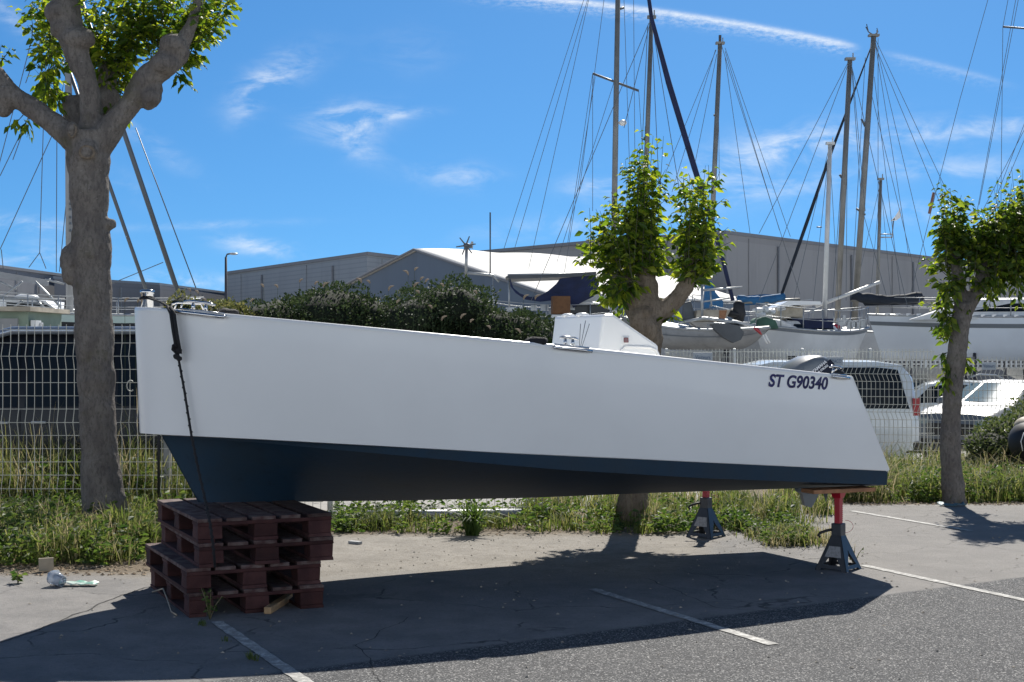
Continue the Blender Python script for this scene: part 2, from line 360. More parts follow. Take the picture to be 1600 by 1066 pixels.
# ------------------------------------------------------------------ ground
def ground_mat():
    m = bpy.data.materials.new('ground_surface'); m.use_nodes = True; t = NT(m.node_tree); b = m.node_tree.nodes['Principled BSDF']
    tc = t.new('ShaderNodeTexCoord').outputs['Object']; x = t.xyz(tc)
    big = t.noise(tc, .55, 5, .6); med = t.noise(tc, 3.2, 6, .65); fine = t.noise(tc, 34, 5, .7); grit = t.noise(tc, 150, 3, .7)
    vo = t.new('ShaderNodeTexVoronoi'); t.l.new(tc, vo.inputs['Vector']); vo.inputs['Scale'].default_value = 150
    vr = t.xyz(vo.outputs['Color'])[0]
    # new asphalt: dark with pale chippings
    a = t.mix(t.step(med, .3, .7), (.058, .060, .063), (.085, .085, .086))
    a = t.mix(t.step(vr, .5, 1.0), a, (.20, .20, .20)); a = t.mix(t.m('MULTIPLY', t.step(vr, .90, .97), .8), a, (.46, .45, .43))
    a = t.mix(t.m('MULTIPLY', t.m('SUBTRACT', 1.0, t.step(vr, .0, .3)), .6), a, (.03, .03, .033))
    # old asphalt: worn pale
    o = t.mix(t.step(med, .3, .7), (.185, .180, .175), (.255, .245, .235))
    o = t.mix(t.m('MULTIPLY', t.step(fine, .5, .7), .5), o, (.12, .12, .12)); o = t.mix(t.m('MULTIPLY', t.step(grit, .6, .75), .45), o, (.36, .35, .33))
    o = t.mix(t.m('MULTIPLY', t.step(big, .5, .68), .42), o, (.11, .115, .12))
    # cracks
    cr = t.new('ShaderNodeTexVoronoi', feature='DISTANCE_TO_EDGE'); cr.inputs['Scale'].default_value = .75
    wv = t.new('ShaderNodeVectorMath', operation='ADD'); t.l.new(tc, wv.inputs[0])
    nn = t.new('ShaderNodeTexNoise'); nn.inputs['Scale'].default_value = 2.2; nn.inputs['Detail'].default_value = 6; t.l.new(tc, nn.inputs['Vector'])
    sc = t.new('ShaderNodeVectorMath', operation='SCALE'); t.l.new(nn.outputs['Color'], sc.inputs[0]); sc.inputs['Scale'].default_value = .5
    t.l.new(sc.outputs[0], wv.inputs[1]); t.l.new(wv.outputs[0], cr.inputs['Vector'])
    crk = t.m('MULTIPLY', t.m('SUBTRACT', 1.0, t.step(cr.outputs['Distance'], .002, .012)), t.step(med, .42, .6))
    o = t.mix(t.m('MULTIPLY', crk, .75), o, (.035, .035, .035))
    # dirt
    d = t.mix(t.step(med, .3, .7), (.30, .28, .25), (.22, .205, .182)); d = t.mix(t.m('MULTIPLY', t.step(fine, .5, .68), .6), d, (.17, .145, .115))
    d = t.mix(t.m('MULTIPLY', t.step(t.noise(tc, 8.5, 6, .7), .5, .62), .5), d, (.19, .17, .145)); d = t.mix(t.m('MULTIPLY', t.step(grit, .58, .72), .4), d, (.45, .43, .395))
    soil = t.mix(t.step(fine, .35, .65), (.10, .075, .05), (.20, .16, .11))
    yard = t.mix(t.step(med, .3, .7), (.40, .39, .37), (.33, .32, .30)); yard = t.mix(t.m('MULTIPLY', t.step(fine, .5, .7), .4), yard, (.2, .2, .19))
    wob = t.m('MULTIPLY', t.m('SUBTRACT', med, .5), .5); wob2 = t.m('MULTIPLY', t.m('SUBTRACT', big, .5), 2.2)
    dd = t.m('ADD', x[1], wob); d2 = t.m('ADD', dd, wob2)
    e1 = t.m('SUBTRACT', t.m('ADD', x[1], t.m('MULTIPLY', t.m('SUBTRACT', fine, .5), .12)), t.m('ADD', t.m('MULTIPLY', x[0], .62), 7.75))
    st = t.step(t.noise(t.vec(t.m('ADD', x[0], 31.0), x[1], 0.0), 1.7, 5, .7, .5), .62, .72)
    a = t.mix(t.m('MULTIPLY', st, .45), a, (.045, .045, .047)); o = t.mix(t.m('MULTIPLY', st, .45), o, (.08, .08, .08))
    c = t.mix(t.step(e1, -.03, .04), a, o)
    rx = t.m('MAXIMUM', t.m('SUBTRACT', x[0], .9), 0.0)
    lx = t.m('MAXIMUM', t.m('SUBTRACT', -1.6, x[0]), 0.0)
    e2 = t.m('SUBTRACT', d2, t.m('ADD', t.m('ADD', t.m('MULTIPLY', rx, 2.5), t.m('MULTIPLY', lx, .12)), 9.75))
    c = t.mix(t.step(e2, -.35, .45), c, d)
    e3 = t.m('SUBTRACT', dd, t.m('ADD', t.m('MULTIPLY', t.m('MAXIMUM', t.m('SUBTRACT', x[0], 1.2), 0.0), .9), 12.0)); 
    e3 = t.m('SUBTRACT', e3, 0.0)
    c = t.mix(t.step(e3, -.1, .5), c, soil)
    lf = t.m('MULTIPLY', t.m('SUBTRACT', 1.0, t.step(x[0], -2.6, -2.0)), t.step(dd, 9.9, 10.3)); c = t.mix(lf, c, soil)
    rf = t.m('SUBTRACT', dd, t.m('ADD', t.m('MULTIPLY', t.m('SUBTRACT', 1.0, t.step(x[0], .5, 2.2)), -1.3), 15.2))
    c = t.mix(t.step(dd, 13.75, 14.1), c, yard)
    rr = t.m('MULTIPLY', t.step(x[0], 2.2, 2.8), t.m('MULTIPLY', t.step(dd, 14.7, 15.1), t.m('SUBTRACT', 1.0, t.step(dd, 22.6, 23.2))))
    c = t.mix(rr, c, soil)
    ra = t.m('MULTIPLY', t.step(x[0], 2.3, 2.7), t.m('SUBTRACT', 1.0, t.step(dd, 14.6, 14.95)))
    ra = t.m('MULTIPLY', ra, t.step(e1, .0, .05)); c = t.mix(ra, c, t.mix(.45, o, (.26, .245, .225)))
    t.l.new(c, b.inputs['Base Color']); b.inputs['Roughness'].default_value = .93; b.inputs['Specular IOR Level'].default_value = .25
    bn = t.new('ShaderNodeBump'); bn.inputs['Strength'].default_value = .7; bn.inputs['Distance'].default_value = .012
    t.l.new(t.m('ADD', t.m('MULTIPLY', fine, .6), t.m('ADD', t.m('MULTIPLY', vr, .35), t.m('MULTIPLY', med, .9))), bn.inputs['Height']); t.l.new(bn.outputs[0], b.inputs['Normal'])
    return m
def build_ground():
    xs = [-900, -300, -100, -40, -20, -12, -8] + list(np.arange(-6, 12.1, .5)) + [16, 24, 40, 100, 300, 900]
    ys = [-60, -20, -5, 0, 2, 4] + list(np.arange(5, 32.1, .5)) + [36, 45, 60, 100, 200, 400, 1200]
    mb = MB(); rows = [[Vector((x, y, gz(x, y))) for x in xs] for y in ys]
    mb.grid(rows, sm=True)
    o = put(mb, 'ground', ground_mat()); tag(o, None, None, kind='structure')
    pm = bpy.data.materials.new('road_paint'); pm.use_nodes = True; t = NT(pm.node_tree); b = pm.node_tree.nodes['Principled BSDF']
    tc = t.new('ShaderNodeTexCoord').outputs['Object']
    n = t.noise(tc, 16, 6, .75); n2 = t.noise(tc, 90, 4, .7)
    w = t.m('MULTIPLY', t.step(n, .36, .56), .8)
    c = t.mix(w, (.62, .61, .57), (.22, .215, .205)); c = t.mix(t.m('MULTIPLY', t.step(n2, .5, .62), .5), c, (.2, .2, .19))
    t.l.new(c, b.inputs['Base Color']); b.inputs['Roughness'].default_value = .85
    for k, (a, c_) in enumerate((((1349, 884), (1720, 964)), ((925, 921), (1208, 1008)), ((338, 972), (500, 1082)), ((1331, 799), (1517, 830)))):
        A = G(*a); B = G(*c_); dr = (B-A).normalized(); nn = Vector((-dr.y, dr.x, 0))
        mb = MB(); n_ = 60; wd = .035
        l = []; r = []
        for i in range(n_+1):
            p = lerp(A, B, i/n_)
            j1 = (noise.noise(p*14)*.010); j2 = noise.noise(p*14+Vector((7, 0, 0)))*.010
            l.append(p+nn*(wd+j1)+Vector((0, 0, .004))); r.append(p-nn*(wd+j2)+Vector((0, 0, .004)))
        mb.grid([l, r])
        o = put(mb, 'parking_line', pm); tag(o, None, None, kind='structure')
build_ground()

# ------------------------------------------------------------------ buildings
def pz(px, py, z):
    """point at height z that is seen at px,py"""
    d = (z-EYE)*F/(HY-py); return Vector(((px-HX)/F*d, d, z))
def wall_building(name, label, pts, mat_, back, roofm, gzv=-.8):
    """pts: visible top corners left to right; back: vector to the rear"""
    base = pts[len(pts)//2].copy(); base.z = gzv
    t = thing(name, base, label, 'warehouse')
    foot = pts+[pts[-1]+Vector(back), pts[0]+Vector(back)]
    mb = MB(); mb.loft([[Vector((p.x, p.y, gzv)) for p in foot], foot], True, False)
    put(mb, 'wall', mat_, t)
    mb = MB(); cpt = sum(foot, Vector())/len(foot)
    out = [p+(p-cpt).normalized()*.25 for p in foot]
    lo = [Vector((p.x, p.y, p.z+.003)) for p in out]; hi = [Vector((p.x, p.y, p.z+.28)) for p in out]
    mb.loft([lo, hi], True, True); put(mb, 'roof', roofm, t)
    for a_, b_ in zip(pts[:-1], pts[1:]):
        n_ = max(1, int((b_-a_).length/14)); d_ = (b_-a_).normalized(); nn = Vector((d_.y, -d_.x, 0))
        for k in range(n_):
            p = lerp(a_, b_, (k+.6)/n_); mb = MB(); q_ = p+nn*.12; mb.box((q_.x, q_.y, (p.z+gzv)/2-.2), (.16, .12, p.z-gzv-.6), math.atan2(d_.y, d_.x)); put(mb, 'downpipe', roofm, t)
            p = lerp(a_, b_, (k+.25)/n_); q_ = p+nn*.06; mb = MB(); mb.box((q_.x, q_.y, p.z*.5), (.05, .06, p.z-.3), math.atan2(d_.y, d_.x)); put(mb, 'wall_joint', mat_, t)
    return t, foot
H1 = 10.2
wall_building('warehouse', 'long pale grey concrete warehouse with its corner behind the middle tree', [pz(735, 398, H1), pz(915, 382, H1), pz(1135, 366, H1), pz(1460, 406, H1), pz(1900, 452, H1)], M['slab'], (30, 90, 0), M['slab2'])
H2 = 9
t2, _ = wall_building('warehouse', 'grey corrugated warehouse left of the gabled shed with a street lamp before it', [pz(355, 429, H2), pz(574, 399, H2), pz(660, 409, H2)], M['corr'], (-10, 60, 0), M['slab2'])
wall_building('warehouse', 'low grey industrial building on the far left behind the yacht rail', [pz(-260, 386, 9), pz(0, 419, 9), pz(95, 432, 9)], M['slab2'], (-10, 60, 0), M['slab2'])
wall_building('warehouse', 'plain dark grey flat roofed building between left tree trunk and corrugated warehouse', [pz(85, 436, 8.5), pz(250, 446, 8.5), pz(352, 459, 8.5)], M['slab2'], (10, 60, 0), M['corr'])
def gable_shed():
    Pk = pz(652, 392.5, 8); Rr = pz(864, 465, 4.5); L = Vector((2*Pk.x-Rr.x, 2*Pk.y-Rr.y, 4.5))
    g = Vector((Rr.x-Pk.x, Rr.y-Pk.y, 0)).normalized(); rd = Vector((-g.y, g.x, 0))
    if rd.x < 0: rd = -rd
    base = Vector((Pk.x, Pk.y, -.8)); t = thing('gabled_shed', base, 'blue grey gabled boat shed with a curved white membrane roof', 'shed')
    n = 14
    def prof(u): # u -1..1
        q = lerp(L, Rr, (u+1)/2); q.z = 4.5+(Pk.z-4.5)*(1-abs(u)); return q
    top = [prof(-1+2*i/n) for i in range(n+1)]
    mb = MB(); lo = [Vector((p.x, p.y, -.8)) for p in top]; mb.grid([lo, top], sm=False)
    e = rd*18; mb.grid([[lo[-1], top[-1]], [lo[-1]+e, top[-1]+e]], sm=False); mb.grid([[lo[0], top[0]], [lo[0]+e, top[0]+e]], sm=False)
    put(mb, 'wall', M['gable'], t)
    for a, b_ in ((1, 'white'),):
        pass
    mb = MB(); rows = []
    m_ = 24; Ln = 18
    for j in range(m_+1):
        v = j/m_; row = []
        for i in range(-1, n+2):
            u = max(-1.02, min(1.02, -1+2*i/n)); p = prof(u)
            sag = .14*abs(math.sin(v*math.pi*2.5))*(1-abs(u)*.75)
            row.append(p+rd*(v*Ln-.25)+Vector((0, 0, .12+sag)))
        rows.append(row)
    mb.grid(rows); put(mb, 'roof', M['memb'], t, solid=.08)
    mb = MB(); w = lerp(lo[3], lo[4], .4)
    c0 = P(578, 458, prof(-.74).y-.0); d_ = prof(-.2); 
    q = prof(-.45); q.z = 4.6; mb.box(q-rd*.03, (1.2, .12, 1.2), math.atan2(g.y, g.x)); put(mb, 'window', M['glass'], t)
    mb = MB(); mb.tube([L+Vector((0, 0, .1))-rd*.3, Pk+Vector((0, 0, .1))-rd*.3, Rr+Vector((0, 0, .1))-rd*.3], .09, 6); put(mb, 'roof_edge', M['slab2'], t)
gable_shed()
mb = MB(); mb.box((10, 62, .1), (90, .4, 1.8)); o = put(mb, 'low_wall', M['slab2'], base=(10, 62, -.8))
tag(o, 'low grey quay wall behind the laid up boats', 'wall')
def lamp():
    b = gnd(353, 60); t = thing('street_lamp', b, 'tall grey street lamp standing before the corrugated warehouse', 'street lamp')
    top = P(353, 402, 60); mb = MB(); mb.tube([b, lerp(b, top, .5), top], [.09, .07, .05], 8); put(mb, 'pole', M['rail'], t)
    mb = MB(); mb.tube([top, top+Vector((.05, 0, .12)), top+Vector((.25, 0, .16))], .035, 6); put(mb, 'arm', M['rail'], t)
    mb = MB(); mb.ball(top+Vector((.32, 0, .14)), (.2, .12, .05), 10, 6); put(mb, 'lamp_head', M['galv'], t)
lamp()

# ------------------------------------------------------------------ sailing yachts laid up behind
def wire(t, pts, r=.010, name='stay', m=None):
    mb = MB(); mb.tube(pts, r, 5, cap=False); return put(mb, name, m or M['stay'], t)
def mast(t, b, tp, w, m=None, spreaders=(), head=True, extra=None):
    mb = MB(); mb.tube([b, lerp(b, tp, .5), tp], [w/2, w/2, w/2*.86], 10)
    o = put(mb, 'mast', m or M['alu'], t)
    ax = (tp-b).normalized()
    for (a, c_) in spreaders:
        mb = MB(); mb.tube([a, c_], .035, 6); put(mb, 'spreader', M['stay'], o)
    if head:
        mb = MB(); mb.box(tp+ax*.05, (w*1.7, w*1.1, .07)); mb.box(tp+ax*.13+Vector((w*.5, 0, 0)), (.03, .03, .2)); put(mb, 'masthead', m or M['alu'], o)
    return o
def hull(t, bow, stern, beam, ztop_b, ztop_s, zbot, m, stripe=None, keel=True, over=.9, name='hull', transom=.6, deckm=None, deep=.55, full=False, rise=.75):
    """lofted yacht hull: bow/stern are xy points on the centreline; sheer from ztop_b to ztop_s"""
    bow = Vector((*bow, 0)); stern = Vector((*stern, 0)); a = (stern-bow); L = a.length; a.normalize(); n = Vector((a.y, -a.x, 0))
    rows = []; N = 22; deck = []
    for i in range(N+1):
        u = i/N; w = beam/2*(math.sin(min(u/.62, 1)*math.pi/2)**.8 if u < .62 else lerp(1, transom, ((u-.62)/.38)**1.7)); w = max(w, .03)
        zt = lerp(ztop_b, ztop_s, u)-.18*math.sin(u*math.pi)
        zb = zbot+ (zt-zbot)*max(0, (1-u/.22))**2*rise + (zt-zbot)*.35*max(0, (u-.7)/.3)**1.5
        row = []
        for s_ in (-1, 1):
            seq = []
            for q, hw in (((0, 1), (.12, 1.0), (.3, .99), (.55, .97), (.8, .90), (.95, .6), (1, .02)) if full else ((0, 1), (.12, 1.005), (.3, .985), (.55, .90), (.8, .62), (.95, .25), (1, .02))):
                sx = u*L + over*(q)*(1-u)**3*1.0 - (.55*q if i == N else .55*q*u**6)
                seq.append(bow+a*sx+n*s_*w*hw+Vector((0, 0, lerp(zt, zb, q))))
            row += seq if s_ < 0 else seq[::-1]
        rows.append(row); deck.append((row[0], row[-1]))
    mb = MB(); mb.grid(rows); mb.add(rows[-1], [tuple(range(len(rows[-1])))]); o = put(mb, name, m, t)
    mb = MB(); mb.grid([[lerp(p, q, k/4)+Vector((0, 0, .02+.06*math.sin(k/4*math.pi))) for k in range(5)] for p, q in deck]); put(mb, 'deck', deckm or M['gel2'], o)
    mb = MB()
    for s_ in (0, 1): mb.tube([d[s_]+Vector((0, 0, .03)) for d in deck], .035, 6)
    put(mb, 'toe_rail', M['galv'], o)
    if stripe:
        for q0, q1, mm in stripe:
            mb = MB()
            for side in (0, 1):
                def at(row, q):
                    e = [0, .12, .3, .55, .8]; 
                    k = max(j for j in range(5) if e[j] <= q+1e-6); k = min(k, 3); f = (q-e[k])/(e[k+1]-e[k])
                    i0 = k if side == 0 else 13-k; i1 = k+1 if side == 0 else 12-k
                    return lerp(row[i0], row[i1], f)
                off = n*(-.012 if side == 0 else .012)
                mb.grid([[at(r_, q0)+off, at(r_, q1)+off] for r_ in rows[:-1]])
            put(mb, 'stripe', mm, o)
    if keel:
        mb = MB(); c = bow+a*L*.52; 
        k0 = [c-a*.9, c+n*.12, c+a*.9, c-n*.12]
        mb.loft([[p+Vector((0, 0, zbot+.1)) for p in k0], [p+Vector((0, 0, -.75)) for p in k0]]); put(mb, 'keel', M['navy'], t)
        for f_ in (.25, .75):
            for s_ in (-1, 1):
                mb = MB(); q = bow+a*L*f_+n*s_*beam*.30; mb.tube([q+Vector((0, 0, zbot+(ztop_b-zbot)*.3)), q+n*s_*.5+Vector((0, 0, -.8))], .05, 6); put(mb, 'boat_stand', M['rail'], t)
    return o, (bow, a, n, L, deck)
def rail(t, info, f0, f1, h=.6, k=7, side=(0, 1)):
    bow, a, n, L, deck = info
    for s_ in side:
        pts = []; mb = MB()
        for i in range(k+1):
            f_ = lerp(f0, f1, i/k)*22; i0 = int(min(f_, 21)); p = lerp(deck[i0][s_], deck[i0+1][s_], f_-i0); pts.append(p)
            mb.tube([p, p+Vector((0, 0, h))], .014, 5)
        mb.tube([p+Vector((0, 0, h)) for p in pts], .012, 5); mb.tube([p+Vector((0, 0, h*.5)) for p in pts], .009, 5)
        put(mb, 'guard_rail', M['galv'], t)
def cabin(t, info, f0, f1, h, w, m=None, win=True, slope=.7):
    bow, a, n, L, deck = info; z = min(d[0].z for d in deck)
    rings = []
    prof = [(f0, .02), (f0+(f1-f0)*.25*slope, h), (f1-(f1-f0)*.06, h*1.05), (f1, .02)]
    def sec(f_, hh): c = bow+a*L*f_; zz = z-.03; return [c+n*w/2+Vector((0, 0, zz)), c+n*w*.42+Vector((0, 0, zz+hh)), c+Vector((0, 0, zz+hh*1.12)), c-n*w*.42+Vector((0, 0, zz+hh)), c-n*w/2+Vector((0, 0, zz))]
    mb = MB(); mb.loft([sec(*p) for p in prof], False, False); o = put(mb, 'cabin', m or M['gel2'], t, bevel=.04)
    if win:
        for s_ in (1, -1):
            mb = MB(); g0 = f0+(f1-f0)*.16; g1 = f0+(f1-f0)*.27; g2 = f0+(f1-f0)*.86; g3 = f0+(f1-f0)*.92
            def q(f_, r_): c = bow+a*L*f_; return c+n*s_*(w*lerp(.5, .42, r_)+.012)+Vector((0, 0, z-.03+h*r_))
            mb.add([q(g0, .38), q(g3, .38), q(g2, .78), q(g1, .78)], [(0, 1, 2, 3)]); put(mb, 'cabin_window', M['glass'], o, solid=.01)
    return o
def cover(t, a, b, sag, r0, r1, m, name='sail_cover', seed=1):
    """boom with a folded sail under a canvas cover"""
    mb = MB(); n = 14; pts = []; rs = []
    for i in range(n+1):
        u = i/n; p = lerp(a, b, u)-Vector((0, 0, sag*math.sin(u*math.pi)))+Vector((0, 0, .05*noise.noise(Vector((u*9, seed, 0)))))
        pts.append(p); rs.append(lerp(r0, r1, u)*(1+.35*noise.noise(Vector((u*6, seed*3, 1)))))
    mb.tube(pts, rs, 10)
    for i, v in enumerate(mb.v):
        pass
    o = put(mb, name, m, t)
    mb = MB(); mb.tube([a-Vector((0, 0, r0*.9)), b-Vector((0, 0, r1*.9)), b+(b-a).normalized()*.5-Vector((0, 0, r1*.9))], .06, 8); put(mb, 'boom', M['alu'], t)
    return o

def yachts():
    # ---- big pale blue-white sloop on the right
    D = 45
    b = P(1362, 500, 46); t = thing('sailing_yacht', (b.x+3, 46, -.8), 'big pale yacht on the right with dark stripe, white cabin and black boom cover', 'sailing boat', 'laid up sailing boats')
    h, inf = hull(t, (b.x, 46.5), (b.x+12.5, 43.0), 3.7, P(0, 493, 46).z, P(0, 487, 46).z, .85, M['hullb'], stripe=[(.12, .20, M['stripe'])], over=.5, full=True, rise=.12)
    cabin(t, inf, .1, .95, .62, 2.5); rail(t, inf, .02, .95, .6, 9)
    for i in range(2, 40):
        f_ = i/41*22; i0 = int(f_)
        for e_ in (0, 1):
            p = lerp(inf[4][i0][e_], inf[4][i0+1][e_], f_-i0); mb = MB(); mb.box(p+Vector((0, 0, .06)), (.13, .06, .07)); put(mb, 'rail_fitting', M['gel'], t)
    mb = MB(); mb.box(P(1450, 511, 44.6)-Vector((0, 1.2, 0)), (.08, .05, .08)); put(mb, 'outlet', M['black'], t)
    ms = mast(t, P(1335, 500, 47), P(1365, 58, 47), .20, spreaders=[(P(1338, 326, 47), P(1352, 336, 47)), (P(1346, 186, 47), P(1352, 198, 47))])
    mb = MB(); mb.tube([P(1365, 55, 47), P(1357, 50, 47), P(1353, 42, 47)], .02, 5); mb.tube([P(1357, 50, 47), P(1354, 38, 47)], .015, 5); mb.tube([P(1365, 55, 47), P(1372, 50, 47), P(1370, 44, 47)], .015, 5); put(mb, 'wind_vane', M['stay'], ms)
    cover(t, P(1330, 462, 46), P(1440, 464, 46), .12, .16, .16, M['dk'], seed=4)
    mb = MB(); mb.prism([P(1341, 463, 46.1), P(1445, 463, 46.1), P(1441, 476, 46.1), P(1352, 478, 46.1)], (0, .06, 0)); put(mb, 'lazy_bag', M['dk'], t)
    for q in (((1220, 460), 0.045, M['dk']), ):
        mb = MB(); mb.tube([P(1364, 66, 47), P(1300, 235, 47), P(1260, 350, 47), P(1218, 470, 47)], [.02, .05, .06, .05], 7); put(mb, 'furled_sail', M['dk'], t)
    for q in ((1385, 500), (1442, 480), (1230, 300)): 
        pass
    for a_, b_ in (((1366, 58), (1447, 400)), ((1366, 58), (1420, 400)), ((1367, 60), (1480, 300)), ((1366, 120), (1408, 470)), ((1360, 140), (1440, 470)), ((1330, 470), (1352, 90)), ((1372, 60), (1372, 480)), ((1348, 330), (1390, 480))):
        wire(t, [P(*a_, 46.5), P(*b_, 46.5)], .009)
    # small mizzen with wind vane
    t = thing('sailing_yacht', (P(1372, 500, 52).x, 52, -.8), 'half hidden yacht whose short thin mast carries a white wind vane', 'sailing boat', 'laid up sailing boats')
    x = P(1372, 0, 52).x
    hull(t, (x-3, 52), (x+5, 53), 2.8, 2.2, 2.2, .3, M['hullw'])
    ms = mast(t, P(1370, 500, 52), P(1376, 282, 52), .13)
    mb = MB(); mb.tube([P(1372, 371, 52), P(1394, 371, 52), P(1396, 345, 52)], .025, 6); mb.tube([P(1375, 366, 52), P(1394, 366, 52)], .02, 6); put(mb, 'bracket', M['galv'], ms)
    mb = MB(); mb.prism([P(1394, 343, 52), P(1399, 338, 52), P(1407, 325, 52), P(1407, 340, 52), P(1400, 345, 52)], (0, .04, 0)); mb.prism([P(1390, 346, 52), P(1398, 341, 52), P(1398, 345, 52)], (0, .04, 0)); put(mb, 'wind_vane', M['gel'], ms)
    for b_ in ((1360, 460), (1392, 460), (1340, 440)): wire(t, [P(1376, 284, 52), P(*b_, 52)], .008)
    # ---- white sloop in the middle right, two masts (ketch)
    t = thing('sailing_yacht', (P(1260, 500, 41).x, 41, -.8), 'white yacht with green and cream canvas on deck, bow almost touching the big pale yacht', 'sailing boat', 'laid up sailing boats')
    s0 = P(1356, 0, 43); s1 = P(1140, 0, 40)
    h, inf = hull(t, (s0.x, 43), (s1.x, 40), 3.0, P(0, 512, 43).z, P(0, 514, 40).z+.08, .7, M['hullw'], stripe=[(.0, .06, M['stripe'])], over=1.0, full=True, rise=.5)
    cabin(t, inf, .35, .75, .35, 1.8); rail(t, inf, .02, .98, .62, 8)
    mb = MB(); mb.prism([P(1180, 516, 39.2), P(1184, 498, 39.2), P(1196, 494, 39.2), P(1212, 500, 39.2), P(1218, 514, 39.2)], (0, 1.2, 0)); put(mb, 'green_canvas', M['green'], t, bevel=.05)
    mb = MB(); mb.prism([P(1213, 515, 39.5), P(1206, 498, 39.5), P(1222, 500, 39.5), P(1250, 514, 39.5)], (0, 1.0, 0)); put(mb, 'spray_hood', M['gel2'], t, bevel=.05)
    mb = MB(); mb.prism([P(1212, 480, 40), P(1232, 470, 40), P(1282, 471, 40), P(1284, 476, 40), P(1240, 477, 40), P(1218, 482, 40)], (0, 1.6, 0)); put(mb, 'awning', M['gel'], t)
    mb = MB(); mb.prism([P(1214, 482, 40.2), P(1240, 477, 40.2), P(1258, 478, 40.2), P(1258, 496, 40.2), P(1236, 500, 40.2), P(1220, 502, 40.2)], (0, 1.1, 0)); mb.jitter(.12, 3, 5); put(mb, 'cream_canvas', M['cream'], t, bevel=.05)
    mb = MB(); mb.prism([P(1238, 498, 40.4), P(1302, 498, 40.4), P(1302, 513, 40.4), P(1240, 514, 40.4)], (0, .8, 0)); put(mb, 'blue_cover', M['navyc'], t)
    mb = MB()
    for i in range(9):
        q = P(1196+rnd.uniform(-14, 26), 489+rnd.uniform(-6, 8), 40+rnd.uniform(-.4, .4)); mb.ball(q, (rnd.uniform(.08, .2), .15, rnd.uniform(.07, .16)), 8, 6)
    mb.jitter(.06, 5, 2); put(mb, 'folded_tarp', M['gel2'], t)
    mb = MB()
    for i in range(10):
        q = P(1310+i*4.2, 505+rnd.uniform(-6, 6), 42.2); mb = MB(); mb.box(q, (rnd.uniform(.04, .14), .1, rnd.uniform(.1, .35))); put(mb, 'deck_gear', M['galv'], t)
    mb = MB(); mb.ball(P(1303, 511, 42.0), (.2, .15, .1), 8, 6); put(mb, 'buoy', M['tail'], t)
    mast(t, P(1288, 500, 41), P(1297, 227, 41), .14, M['aluw'], head=True)
    mb = MB(); mb.tube([P(1284, 355, 41), P(1276, 355, 41)], .02, 5); put(mb, 'mast_bracket', M['stay'], t)
    for b_ in ((1240, 470), (1310, 470), (1270, 480)): wire(t, [P(1296, 228, 41), P(*b_, 41)], .008)
    mast(t, P(1308, 505, 42.5), P(1328, 95, 42.5), .17, spreaders=[(P(1312, 273, 42.5), P(1322, 287, 42.5))])
    for a_, b_ in (((1326, 96), (1186, 365)), ((1327, 96), (1186, 470)), ((1330, 96), (1345, 300)), ((1328, 100), (1300, 480)), ((1330, 100), (1418, 480)), ((1325, 100), (1322, 470)), ((1332, 110), (1352, 330))):
        wire(t, [P(*a_, 42.3), P(*b_, 42.3)], .009)
    # boom with the long pole reaching to the right
    mb = MB(); mb.tube([P(1275, 479, 41.5), P(1375, 441, 41.5)], .05, 7); put(mb, 'spinnaker_pole', M['aluw'], t)
    # ---- blue covered ketch boom
    t = thing('sailing_yacht', (P(1130, 500, 48).x, 48, -.8), 'yacht with bright blue sail cover standing behind the grey hull', 'sailing boat', 'laid up sailing boats')
    s0 = P(1075, 0, 48); s1 = P(1250, 0, 50)
    h, inf = hull(t, (s0.x, 48), (s1.x, 50), 3.0, 2.4, 2.3, .4, M['hullg'])
    rail(t, inf, .02, .95, .9, 7)
    cover(t, P(1152, 467, 47), P(1226, 464, 47), .06, .12, .13, M['blue'], seed=9)
    mb = MB(); mb.prism([P(1150, 464, 47.1), P(1190, 460, 47.1), P(1228, 461, 47.1), P(1228, 470, 47.1), P(1190, 476, 47.1), P(1160, 476, 47.1)], (0, .15, 0)); mb.jitter(.05, 3, 1); put(mb, 'sail_cover_skirt', M['blue'], t)
    mb = MB(); mb.prism([P(1101, 482, 46), P(1103, 447, 46), P(1112, 438, 46), P(1119, 458, 46), P(1130, 470, 46), P(1130, 480, 46)], (0, .5, 0)); mb.jitter(.06, 3, 3); put(mb, 'blue_hood', M['blue'], t)
    ms = mast(t, P(1106, 500, 47), P(1125, 70, 47), .17, spreaders=[(P(1115, 180, 47), P(1123, 182, 47))])
    mb = MB(); mb.box(P(1125, 60, 47), (.08, .08, .2)); put(mb, 'mast_light', M['rail'], ms)
    for a_, b_ in (((1118, 78), (1050, 300)), ((1119, 78), (1040, 270)), ((1120, 85), (1085, 260)), ((1133, 75), (1235, 370)), ((1133, 80), (1218, 360)), ((1133, 90), (1172, 365)), ((1127, 70), (1135, 95)), ((1122, 80), (1124, 300)), ((1133, 90), (1250, 460))):
        wire(t, [P(*a_, 46.8), P(*b_, 46.8)], .009)
    # ---- grey hull with dark patch on the left of that
    t = thing('sailing_yacht', (P(1100, 500, 37).x, 37, -.8), 'weathered grey multihull with a dark patch behind the middle tree', 'sailing boat', 'laid up sailing boats')
    s0 = P(1202, 0, 35.5); s1 = P(985, 0, 37.5)
    h, inf = hull(t, (s0.x, 35.5), (s1.x, 37.5), 1.7, P(0, 514, 35.5).z, P(0, 497, 37).z, P(0, 547, 36).z, M['hullg'], stripe=[(.28, .33, M['stripe'])], keel=False, over=.15)
    mb = MB()
    bow, a, n, L, deck = inf
    sd_ = n if n.y < 0 else -n
    def onside(px, py): 
        p = P(px, py, 35.4); return p
    pts = [P(x, y, 35.0) for x, y in ((1112, 506), (1135, 505), (1155, 509), (1163, 520), (1158, 531), (1146, 536), (1130, 527), (1118, 516))]
    mb.prism(pts, (0, .35, 0)); put(mb, 'dark_patch', M['hulld'], h)
